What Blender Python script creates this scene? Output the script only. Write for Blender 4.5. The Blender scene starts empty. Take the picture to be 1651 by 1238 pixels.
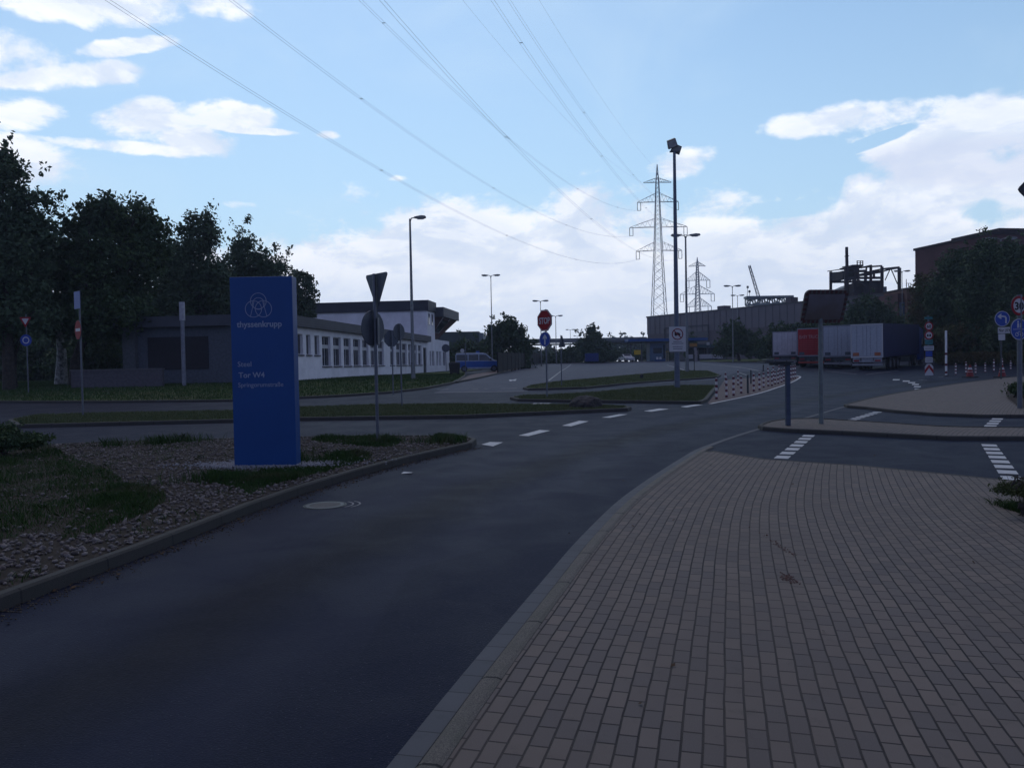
import bpy, bmesh, math, random
import numpy as np
from mathutils import Vector, Matrix
from mathutils.geometry import tessellate_polygon

# ---------------------------------------------------------------- camera, sky, sun
F = 1260.0; CX, CY = 825.5, 619.0
PITCH = math.radians(1.47); ROLL = 0.018
EYE = Vector((0, 0, 1.83))
fw = Vector((0, math.cos(PITCH), -math.sin(PITCH)))
_u0 = Vector((0, math.sin(PITCH), math.cos(PITCH))); _r0 = Vector((1, 0, 0))
up = _u0 * math.cos(ROLL) + _r0 * math.sin(ROLL)
rt = _r0 * math.cos(ROLL) - _u0 * math.sin(ROLL)
sc = bpy.context.scene
COL = sc.collection
cam = bpy.data.cameras.new("camera"); cam.sensor_width = 36; cam.lens = 36 * F / 1651.0
cam.clip_start = .05; cam.clip_end = 6000
camo = bpy.data.objects.new("camera", cam); COL.objects.link(camo)
camo.matrix_world = Matrix(((rt.x, up.x, -fw.x, EYE.x), (rt.y, up.y, -fw.y, EYE.y), (rt.z, up.z, -fw.z, EYE.z), (0, 0, 0, 1)))
sc.camera = camo
sc.view_settings.view_transform = 'Standard'; sc.view_settings.look = 'None'
sc.view_settings.exposure = 0.0; sc.view_settings.gamma = 1

def ray(px, py):
    return (fw * F + rt * (px - CX) + up * (CY - py)).normalized()

SUN_AZ = math.radians(-14)      # from +Y towards +X
SUN_EL = math.radians(52)
sd = bpy.data.lights.new("sun", 'SUN'); sd.energy = 0.5; sd.angle = math.radians(22); sd.color = (1, .93, .84)
so = bpy.data.objects.new("sun", sd); COL.objects.link(so)
sdir = Vector((math.sin(SUN_AZ) * math.cos(SUN_EL), math.cos(SUN_AZ) * math.cos(SUN_EL), math.sin(SUN_EL)))
so.rotation_euler = sdir.to_track_quat('Z', 'Y').to_euler()

W = bpy.data.worlds.new("World"); sc.world = W; W.use_nodes = True
nt = W.node_tree; nt.nodes.clear()
def N(t, tree=None, **kw):
    n = (tree or nt).nodes.new(t)
    for k, v in kw.items(): setattr(n, k, v)
    return n
def M(op, a, b=None, c=None, clamp=False, tree=None):
    tr = tree or nt
    n = tr.nodes.new('ShaderNodeMath'); n.operation = op; n.use_clamp = clamp
    for i, v in enumerate((a, b, c)):
        if v is None: continue
        if hasattr(v, 'links'): tr.links.new(v, n.inputs[i])
        else: n.inputs[i].default_value = v
    return n.outputs[0]
def mixc(f, a, b, tree=None, blend='MIX'):
    tr = tree or nt
    n = tr.nodes.new('ShaderNodeMix'); n.data_type = 'RGBA'; n.blend_type = blend
    for i, v in ((0, f), (6, a), (7, b)):
        if hasattr(v, 'links'): tr.links.new(v, n.inputs[i])
        else: n.inputs[i].default_value = v if i == 0 else (tuple(v) + (1,))[:4]
    return n.outputs[2]
def smooth(x, a, b, tree=None, lo=0, hi=1):
    tr = tree or nt
    n = tr.nodes.new('ShaderNodeMapRange'); n.interpolation_type = 'SMOOTHSTEP'
    tr.links.new(x, n.inputs[0])
    n.inputs[1].default_value = a; n.inputs[2].default_value = b; n.inputs[3].default_value = lo; n.inputs[4].default_value = hi
    return n.outputs[0]
sky = N('ShaderNodeTexSky'); sky.sky_type = 'NISHITA'; sky.sun_disc = False
sky.sun_elevation = SUN_EL; sky.sun_rotation = SUN_AZ
sky.air_density = 1.25; sky.dust_density = 0.6; sky.ozone_density = 1.6; sky.altitude = 0
tc = N('ShaderNodeTexCoord'); sep = N('ShaderNodeSeparateXYZ'); nt.links.new(tc.outputs['Generated'], sep.inputs[0])
AZ = M('ARCTAN2', sep.outputs[0], sep.outputs[1]); EL = M('ARCSINE', sep.outputs[2])
def azel(px, py):
    d = ray(px, py); return math.atan2(d.x, d.y), math.asin(d.z)
def skynoise(sx, sy, scale, detail, rough, off=0.0, dist=0.0, dy=0.0):
    cb = N('ShaderNodeCombineXYZ')
    nt.links.new(M('MULTIPLY', AZ, sx), cb.inputs[0]); nt.links.new(M('MULTIPLY', M('ADD', EL, dy), sy), cb.inputs[1]); cb.inputs[2].default_value = off
    n = N('ShaderNodeTexNoise'); n.inputs['Scale'].default_value = scale; n.inputs['Detail'].default_value = detail
    n.inputs['Roughness'].default_value = rough; n.inputs['Distortion'].default_value = dist
    nt.links.new(cb.outputs[0], n.inputs['Vector']); return n.outputs[0]
def ellipse(px, py, rx, ry, tilt=0.0, lift=1.0):
    a, e = azel(px, py); ct, st = math.cos(tilt), math.sin(tilt)
    da = M('SUBTRACT', AZ, a); de = M('SUBTRACT', EL, e)
    x = M('ADD', M('MULTIPLY', da, ct * F / rx), M('MULTIPLY', de, -st * F / rx))
    y = M('ADD', M('MULTIPLY', da, st * F / ry), M('MULTIPLY', de, ct * F / ry))
    r = M('ADD', M('MULTIPLY', x, x), M('MULTIPLY', y, y))
    return M('MAXIMUM', M('SUBTRACT', lift, r), -1.6)
# low cloud bank: its top edge as a curve over the azimuth
fc = N('ShaderNodeFloatCurve'); A0, A1 = -1.2, 1.2
nt.links.new(M('DIVIDE', M('SUBTRACT', AZ, A0), A1 - A0), fc.inputs[1])
edge = [(-900, 430), (0, 425), (250, 415), (380, 385), (470, 352), (640, 318), (690, 300), (780, 296), (860, 312), (930, 296), (1080, 305), (1180, 312), (1290, 318),
        (1340, 312), (1365, 270), (1430, 240), (1500, 185), (1545, 175), (1590, 200), (1651, 165), (2100, 200)]
cv = fc.mapping.curves[0]; pts = []
for x, y in edge:
    a, e = azel(x, y); pts.append(((a - A0) / (A1 - A0), e / .6))
pts[0] = (0, pts[0][1]); pts[-1] = (1, pts[-1][1])
while len(cv.points) < len(pts): cv.points.new(.5, .5)
for p, q in zip(cv.points, pts): p.location = q; p.handle_type = 'AUTO'
fc.mapping.update()
bank = M('MINIMUM', M('MULTIPLY', M('SUBTRACT', M('MULTIPLY', fc.outputs[0], .6), EL), 17), 1.6)
ells = [(150, -8, 200, 36, -.07), (90, 124, 130, 20, -.22), (20, 180, 80, 26, -.1), (240, 196, 105, 30, -.2), (300, 222, 70, 26, .1), (215, 238, 120, 12, 0), (205, 76, 80, 12, -.25),
        (375, 190, 62, 20, .0), (400, 210, 70, 6, 0), (530, 218, 24, 8, 0, .5), (1368, 190, 112, 24, .03), (1095, 262, 62, 28, -.1), (645, 288, 40, 8, 0, .4), (385, 330, 50, 10, 0, .3),
        (1520, 250, 140, 52, .2), (1610, 215, 100, 60, .2), (-200, 60, 260, 40, 0), (-300, 220, 300, 50, 0)]
field = bank
for e in ells: field = M('MAXIMUM', field, ellipse(*e))
gap = ellipse(1610, 345, 75, 26, .1); field = M('SUBTRACT', field, M('MULTIPLY', M('MAXIMUM', gap, 0), 1.4))
gap = ellipse(760, 475, 60, 22, 0.1); field = M('SUBTRACT', field, M('MULTIPLY', M('MAXIMUM', gap, 0), .7))
gap = ellipse(1240, 340, 120, 14, 0.0); field = M('SUBTRACT', field, M('MULTIPLY', M('MAXIMUM', gap, 0), .6))
gap = ellipse(1415, 226, 60, 10, -.25); field = M('SUBTRACT', field, M('MULTIPLY', M('MAXIMUM', gap, 0), 1.5))
gap = ellipse(1290, 262, 110, 30, .05); field = M('SUBTRACT', field, M('MULTIPLY', M('MAXIMUM', gap, 0), 1.2))
n1 = skynoise(1, 2.1, 7, 9, .6, 2.3, .35)
n2 = skynoise(1, 1.3, 16, 8, .62, 7.7, .2)
dens = M('ADD', M('MULTIPLY', field, .95), M('ADD', M('MULTIPLY', M('SUBTRACT', n1, .52), 2.9), M('MULTIPLY', M('SUBTRACT', n2, .5), 2.2)))
mask = smooth(dens, -.05, .62)
# the rest of the sky, outside this view: broken cloud too
n1b = skynoise(1, 2.1, 7, 9, .6, 2.3, .35, .022)
lit = smooth(M('SUBTRACT', n1, n1b), -.06, .07)
n3 = skynoise(1, 2.2, 6, 8, .62, 31.0, .5)
shade = smooth(n3, .38, .66)
CLW = (10.4, 10.7, 11.2); CLG = (6.9, 7.9, 9.5)
ccol = mixc(M('MULTIPLY', M('ADD', M('MULTIPLY', lit, .5), M('MULTIPLY', shade, .55)), 1.0, clamp=True), CLG, CLW)
lowgrey = smooth(EL, .02, .16)
ccol = mixc(lowgrey, mixc(.55, ccol, (7.8, 8.5, 9.9)), ccol)
ccol = mixc(M('MULTIPLY', smooth(dens, .7, 2.0), .42), ccol, (6.8, 7.8, 9.5))       # thick parts are greyer, thin lit edges whiter
# grey belly of the right-hand cumulus
bel = M('MULTIPLY', smooth(ellipse(1560, 262, 190, 42, .1), 0, .8), .6)
ccol = mixc(bel, ccol, (6.2, 7.0, 8.9))
front = smooth(sep.outputs[1], -.2, .35)             # the sun stands ahead: unseen sky behind the viewer toned to set the fill light
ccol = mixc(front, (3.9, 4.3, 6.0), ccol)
high = smooth(EL, .50, .75)                          # dark cloud added overhead, out of view, to cut the ambient light
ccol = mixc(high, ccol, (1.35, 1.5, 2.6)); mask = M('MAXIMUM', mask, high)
tint = mixc(1.0, sky.outputs[0], (.97, 1.13, 1.19), blend='MULTIPLY')
TINT_NODE = tint.node
haze_low = smooth(EL, .0, .6, lo=.62, hi=0)
base = mixc(haze_low, tint, (5.2, 7.2, 9.4))
cir = M('MULTIPLY', smooth(skynoise(1, 1.6, 3.5, 7, .55, 55, .6), .42, .75), .32)
base = mixc(cir, base, (6.6, 8.3, 9.8))
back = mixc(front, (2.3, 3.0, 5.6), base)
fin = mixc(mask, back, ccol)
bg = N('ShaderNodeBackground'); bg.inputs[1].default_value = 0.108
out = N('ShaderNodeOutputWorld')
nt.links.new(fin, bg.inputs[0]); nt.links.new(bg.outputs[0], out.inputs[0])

# ---------------------------------------------------------------- terrain
GL = ([-9999, 10, 20, 35, 50, 60, 115, 150, 160, 9999], [0, 0, .08, .35, .80, .86, .90, 1.6, 1.75, 1.8])
GR = ([-9999, 15, 40, 55, 65, 80, 100, 150, 160, 9999], [0, 0, .20, .45, .68, 1.0, 1.2, 1.8, 1.9, 1.9])
def G(x, y):
    w = min(1, max(0, (x + 12) / 24.0))
    return float(np.interp(y, *GL) * (1 - w) + np.interp(y, *GR) * w)
def at(px, py, dz=0.0):
    d = ray(px, py); t = 1.5; prev = t
    while t < 420:
        p = EYE + d * t
        if p.z < G(p.x, p.y) + dz:
            a, b = prev, t
            for _ in range(30):
                m = (a + b) / 2; q = EYE + d * m
                if q.z < G(q.x, q.y) + dz: b = m
                else: a = m
            q = EYE + d * b; return Vector((q.x, q.y, G(q.x, q.y) + dz))
        prev = t; t *= 1.02
    return at_y(px, py, 158)
def at_y(px, py, Y):
    d = ray(px, py); return EYE + d * (Y / d.y)
def zpx(py, p, px=None):
    """height z of image row py at the distance of point p"""
    if px is None: px = CX + F * p.x / p.y
    return at_y(px, py, p.y).z
def hit(px, py, P, u):
    """ray against the vertical plane through P along u: (distance along u, z)"""
    d = ray(px, py); n = Vector((u[1], -u[0], 0)); t = (Vector((P[0], P[1], 0)) - Vector((EYE.x, EYE.y, 0))).dot(n) / d.dot(n)
    q = EYE + d * t; return (q.x - P[0]) * u[0] + (q.y - P[1]) * u[1], q.z

# ---------------------------------------------------------------- materials
_m = {}
def mat(name, col, rough=.7, var=.18, scale=6.0, spec=.25, metal=0.0, bump=0.0, bscale=60.0, fn=None, col2=None, detail=6, alpha=None):
    if name in _m: return _m[name]
    m = bpy.data.materials.new(name); m.use_nodes = True; t = m.node_tree
    b = t.nodes['Principled BSDF']
    b.inputs['Roughness'].default_value = rough; b.inputs['Metallic'].default_value = metal
    b.inputs['Specular IOR Level'].default_value = spec
    tcn = t.nodes.new('ShaderNodeTexCoord')
    n = t.nodes.new('ShaderNodeTexNoise'); n.inputs['Scale'].default_value = scale; n.inputs['Detail'].default_value = detail; n.inputs['Roughness'].default_value = .65
    t.links.new(tcn.outputs['Object'], n.inputs['Vector'])
    c2 = col2 if col2 else tuple(c * (1 - var) for c in col); c1 = col if col2 else tuple(min(1, c * (1 + var)) for c in col)
    f = smooth(n.outputs[0], .3, .7, tree=t)
    c = mixc(f, c1, c2, tree=t)
    t.links.new(c, b.inputs['Base Color'])
    if bump:
        nb = t.nodes.new('ShaderNodeTexNoise'); nb.inputs['Scale'].default_value = bscale; nb.inputs['Detail'].default_value = 5
        t.links.new(tcn.outputs['Object'], nb.inputs['Vector'])
        bp = t.nodes.new('ShaderNodeBump'); bp.inputs['Strength'].default_value = bump; bp.inputs['Distance'].default_value = .02
        t.links.new(nb.outputs[0], bp.inputs['Height']); t.links.new(bp.outputs[0], b.inputs['Normal'])
    if fn: fn(m, t, b, tcn, c)
    _m[name] = m; return m

def tnoise(t, vec, scale, detail=5, rough=.6, dist=0):
    n = t.nodes.new('ShaderNodeTexNoise'); n.inputs['Scale'].default_value = scale; n.inputs['Detail'].default_value = detail
    n.inputs['Roughness'].default_value = rough; n.inputs['Distortion'].default_value = dist
    t.links.new(vec, n.inputs['Vector']); return n.outputs[0]
def asphalt_fn(m, t, b, tcn, c):
    o = tcn.outputs['Object']
    fine = tnoise(t, o, 260, 2, .7); mid = tnoise(t, o, 1.1, 5, .6, .6); big = tnoise(t, o, .12, 4, .55)
    vor = t.nodes.new('ShaderNodeTexVoronoi'); vor.inputs['Scale'].default_value = 75; t.links.new(o, vor.inputs['Vector'])
    c1 = mixc(smooth(fine, .35, .7, tree=t), (.0035, .006, .014), (.013, .018, .044), tree=t)
    stone = M('MULTIPLY', smooth(vor.outputs['Distance'], .32, .05, tree=t), smooth(tnoise(t, o, 60, 1), .6, .72, tree=t), tree=t)
    c1 = mixc(M('MULTIPLY', stone, .7, tree=t), c1, (.26, .26, .27), tree=t)
    k = M('ADD', M('MULTIPLY', smooth(mid, .35, .68, tree=t), .10, tree=t), M('MULTIPLY', smooth(big, .35, .65, tree=t), .2, tree=t), tree=t)
    c1 = mixc(k, c1, (.020, .025, .052), tree=t)
    uvs = t.nodes.new('ShaderNodeSeparateXYZ'); t.links.new(tcn.outputs['UV'], uvs.inputs[0])
    wob = M('MULTIPLY', M('SUBTRACT', tnoise(t, o, .5, 3), .5, tree=t), 1.1, tree=t); dd = M('ADD', uvs.outputs[1], wob, tree=t)
    def bell(c, w): return smooth(M('ABSOLUTE', M('SUBTRACT', dd, c, tree=t), tree=t), w, 0, tree=t)
    gr = tnoise(t, o, 26, 4, .75)
    c1 = mixc(M('MULTIPLY', bell(2.15, .75), .62, tree=t), c1, (.006, .006, .009), tree=t)
    c1 = mixc(M('MULTIPLY', M('ADD', bell(1.15, .6), bell(3.2, .8), tree=t), .28, tree=t), c1, (.032, .037, .062), tree=t)
    c1 = mixc(M('MULTIPLY', smooth(gr, .35, .75, tree=t), .35, tree=t), c1, (.026, .030, .052), tree=t)
    t.links.new(c1, b.inputs['Base Color'])
    t.links.new(smooth(mid, .3, .7, tree=t, lo=.58, hi=.68), b.inputs['Roughness'])
    bp = t.nodes.new('ShaderNodeBump'); bp.inputs['Strength'].default_value = .55; bp.inputs['Distance'].default_value = .006
    t.links.new(vor.outputs['Distance'], bp.inputs['Height']); t.links.new(bp.outputs[0], b.inputs['Normal'])
ASPHALT = mat('asphalt', (.04, .04, .043), .6, spec=.05, fn=asphalt_fn)
def asphalt2_fn(m, t, b, tcn, c):
    asphalt_fn(m, t, b, tcn, c)
    old = b.inputs['Base Color'].links[0].from_socket
    t.links.new(mixc(.45, old, (.056, .058, .100), tree=t), b.inputs['Base Color'])
ASPHALT_SHEEN = mat('asphalt_sheen', (.07, .07, .073), .6, spec=.08, fn=asphalt2_fn)

def paver_fn(col1, col2, mortar, bw=.2, rh=.1, off=.5, ms=.006, bump=.6):
    def f(m, t, b, tcn, c):
        uv = tcn.outputs['UV']
        # wobble so that rows are not ruler-straight
        wn = t.nodes.new('ShaderNodeTexNoise'); wn.inputs['Scale'].default_value = 1.6; wn.inputs['Detail'].default_value = 3; t.links.new(uv, wn.inputs['Vector'])
        vm = t.nodes.new('ShaderNodeVectorMath'); vm.operation = 'MULTIPLY_ADD'; t.links.new(wn.outputs['Color'], vm.inputs[0]); vm.inputs[1].default_value = (.022, .022, 0); t.links.new(uv, vm.inputs[2])
        br = t.nodes.new('ShaderNodeTexBrick'); br.offset = off; br.inputs['Scale'].default_value = 1
        br.inputs['Brick Width'].default_value = bw; br.inputs['Row Height'].default_value = rh
        br.inputs['Mortar Size'].default_value = ms; br.inputs['Mortar Smooth'].default_value = .5; br.inputs['Bias'].default_value = 0
        t.links.new(vm.outputs[0], br.inputs['Vector'])
        br.inputs['Color1'].default_value = (*col1, 1); br.inputs['Color2'].default_value = (*col2, 1); br.inputs['Mortar'].default_value = (*mortar, 1)
        patch = tnoise(t, uv, .9, 5, .6, .4); fine = tnoise(t, uv, 180, 2, .7); mos = tnoise(t, uv, 6, 6, .7)
        cc = mixc(M('MULTIPLY', smooth(patch, .35, .7, tree=t), .38, tree=t), br.outputs['Color'], tuple(x * .62 for x in col1), tree=t)
        cc = mixc(M('MULTIPLY', smooth(mos, .55, .75, tree=t), .35, tree=t), cc, (col2[0] * .55, col2[1] * .6, col2[2] * .5), tree=t)
        cc = mixc(M('MULTIPLY', smooth(fine, .5, .8, tree=t), .35, tree=t), cc, tuple(x * 1.7 for x in col1), tree=t)
        t.links.new(cc, b.inputs['Base Color'])
        bp = t.nodes.new('ShaderNodeBump'); bp.inputs['Strength'].default_value = bump; bp.inputs['Distance'].default_value = .008; bp.invert = True
        h = M('ADD', br.outputs['Fac'], M('MULTIPLY', fine, .12, tree=t), tree=t)
        t.links.new(h, bp.inputs['Height']); t.links.new(bp.outputs[0], b.inputs['Normal'])
    return f
PAVERS = mat('concrete_pavers', (.1, .1, .1), .85, spec=.25, fn=paver_fn((.150, .123, .105), (.108, .094, .088), (.012, .010, .011), ms=.0075))
PAVERS_RED = mat('red_pavers', (.1, .1, .1), .85, spec=.3, fn=paver_fn((.125, .085, .08), (.095, .072, .07), (.03, .03, .028)))
GUTTER = mat('gutter_blocks', (.1, .1, .1), .8, spec=.3, fn=paver_fn((.085, .088, .098), (.07, .075, .085), (.02, .02, .022), bw=.24, rh=.26, off=0, ms=.005))
def kerb_fn(m, t, b, tcn, c):
    uv = tcn.outputs['UV']; sp = t.nodes.new('ShaderNodeSeparateXYZ'); t.links.new(uv, sp.inputs[0])
    fr = M('FRACT', sp.outputs[0], tree=t); j = M('ADD', M('LESS_THAN', fr, .012, tree=t), M('GREATER_THAN', fr, .992, tree=t), tree=t)
    fine = tnoise(t, tcn.outputs['Object'], 160, 3, .8)
    cc = mixc(smooth(fine, .35, .7, tree=t), (.055, .05, .045), (.19, .165, .14), tree=t)
    cc = mixc(M('MULTIPLY', smooth(tnoise(t, tcn.outputs['Object'], 2.5, 5), .4, .7, tree=t), .5, tree=t), cc, (.07, .075, .055), tree=t)
    cc = mixc(j, cc, (.012, .012, .012), tree=t)
    t.links.new(cc, b.inputs['Base Color'])
    bp = t.nodes.new('ShaderNodeBump'); bp.inputs['Strength'].default_value = .8; bp.inputs['Distance'].default_value = .005
    t.links.new(fine, bp.inputs['Height']); t.links.new(bp.outputs[0], b.inputs['Normal'])
KERB_AGG = mat('exposed_kerb', (.1, .1, .1), .8, fn=kerb_fn, spec=.3)
def kerb2_fn(m, t, b, tcn, c):
    kerb_fn(m, t, b, tcn, c)
    old = b.inputs['Base Color'].links[0].from_socket
    t.links.new(mixc(.78, old, (.022, .023, .023), tree=t), b.inputs['Base Color'])
KERB = mat('weathered_kerb', (.1, .1, .1), .85, fn=kerb2_fn, spec=.3)
def lawn_fn(m, t, b, tcn, c):
    o = tcn.outputs['Object']
    a = tnoise(t, o, .35, 5, .6, .5); f = tnoise(t, o, 22, 4, .75)
    cc = mixc(smooth(f, .3, .7, tree=t), (.035, .058, .024), (.090, .130, .050), tree=t)
    cc = mixc(M('MULTIPLY', smooth(a, .42, .66, tree=t), .6, tree=t), cc, (.12, .11, .07), tree=t)
    t.links.new(cc, b.inputs['Base Color'])
    bp = t.nodes.new('ShaderNodeBump'); bp.inputs['Strength'].default_value = 1; bp.inputs['Distance'].default_value = .05
    t.links.new(f, bp.inputs['Height']); t.links.new(bp.outputs[0], b.inputs['Normal'])
LAWN = mat('lawn', (.05, .06, .03), 1, fn=lawn_fn, spec=.05)
SOIL = mat('soil', (.055, .045, .036), 1, col2=(.03, .026, .022), scale=9, spec=.1, bump=.8, bscale=40)
def grass_fn(m, t, b, tcn, c):
    o = tcn.outputs['Object']
    a = tnoise(t, o, 1.3, 4, .6); f = tnoise(t, o, 35, 2, .7)
    cc = mixc(smooth(f, .3, .7, tree=t), (.016, .046, .008), (.042, .085, .016), tree=t)
    cc = mixc(M('MULTIPLY', smooth(a, .5, .7, tree=t), .55, tree=t), cc, (.10, .085, .045), tree=t)
    t.links.new(cc, b.inputs['Base Color'])
GRASS = mat('grass_blades', (.04, .06, .02), .8, fn=grass_fn, spec=.2)
def drygrass_fn(m, t, b, tcn, c):
    o = tcn.outputs['Object']
    a = tnoise(t, o, .9, 4, .6); f = tnoise(t, o, 30, 2, .7)
    cc = mixc(smooth(f, .3, .7, tree=t), (.070, .088, .036), (.15, .16, .075), tree=t)
    cc = mixc(M('MULTIPLY', smooth(a, .4, .65, tree=t), .6, tree=t), cc, (.080, .105, .045), tree=t)
    t.links.new(cc, b.inputs['Base Color'])
DRYGRASS = mat('dry_grass', (.05, .05, .02), .9, fn=drygrass_fn, spec=.15)
def leaf_mat(name, ca, cb, cc_):
    def f(m, t, b, tcn, c):
        o = tcn.outputs['Object']
        x = tnoise(t, o, .55, 3, .6); y = tnoise(t, o, 5, 2, .6)
        q = mixc(smooth(y, .3, .7, tree=t), ca, cb, tree=t)
        q = mixc(smooth(x, .42, .62, tree=t), q, cc_, tree=t)
        t.links.new(q, b.inputs['Base Color'])
        try:
            b.inputs['Transmission Weight'].default_value = 0
        except Exception: pass
    return mat(name, ca, .75, fn=f, spec=.2)
LEAF_A = leaf_mat('leaves_dark', (.022, .042, .018), (.060, .096, .030), (.036, .066, .030))
LEAF_B = leaf_mat('leaves_poplar', (.028, .050, .028), (.070, .104, .048), (.044, .074, .038))
LEAF_C = leaf_mat('leaves_warm', (.036, .050, .016), (.055, .072, .022), (.075, .060, .022))
BARK = mat('bark', (.06, .05, .042), .95, col2=(.03, .026, .022), scale=5, bump=.8, bscale=20)
BIRCH = mat('birch_bark', (.42, .42, .40), .9, col2=(.07, .07, .065), scale=3.5)
PAINT = mat('road_paint', (.50, .50, .50), .6, col2=(.36, .36, .37), scale=14)
PAINT_OLD = mat('worn_road_paint', (.30, .30, .31), .7, col2=(.13, .13, .135), scale=5)
GALV = mat('galvanised_steel', (.11, .12, .14), .5, metal=.6, var=.15, scale=3)
DARKM = mat('dark_metal', (.045, .05, .055), .5, metal=.4)
LAMPM = mat('lamp_grey', (.16, .17, .175), .5, metal=.4)
BLACK = mat('black_plastic', (.015, .015, .016), .5)
RUBBER = mat('tyre_rubber', (.012, .012, .012), .85)
WHITE = mat('white_paint', (.62, .62, .62), .55, var=.06)
RED = mat('red_sign', (.24, .014, .018), .6, var=.05, spec=.12)
BLUE = mat('blue_sign', (.012, .045, .26), .45, var=.05)
SIGNW = mat('white_sign', (.40, .40, .41), .5, var=.04)
SIGNBACK = mat('sign_back', (.07, .08, .10), .55, metal=.4, var=.1)
SIGNK = mat('black_sign_print', (.012, .012, .014), .5)
YELL = mat('yellow_sign', (.50, .32, .02), .5, var=.06)
GLASS = mat('dark_glass', (.018, .022, .028), .08, spec=.6, var=.1)
STONE = mat('boulder_stone', (.050, .045, .044), .95, col2=(.028, .026, .027), scale=3, bump=1, bscale=8)

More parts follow.
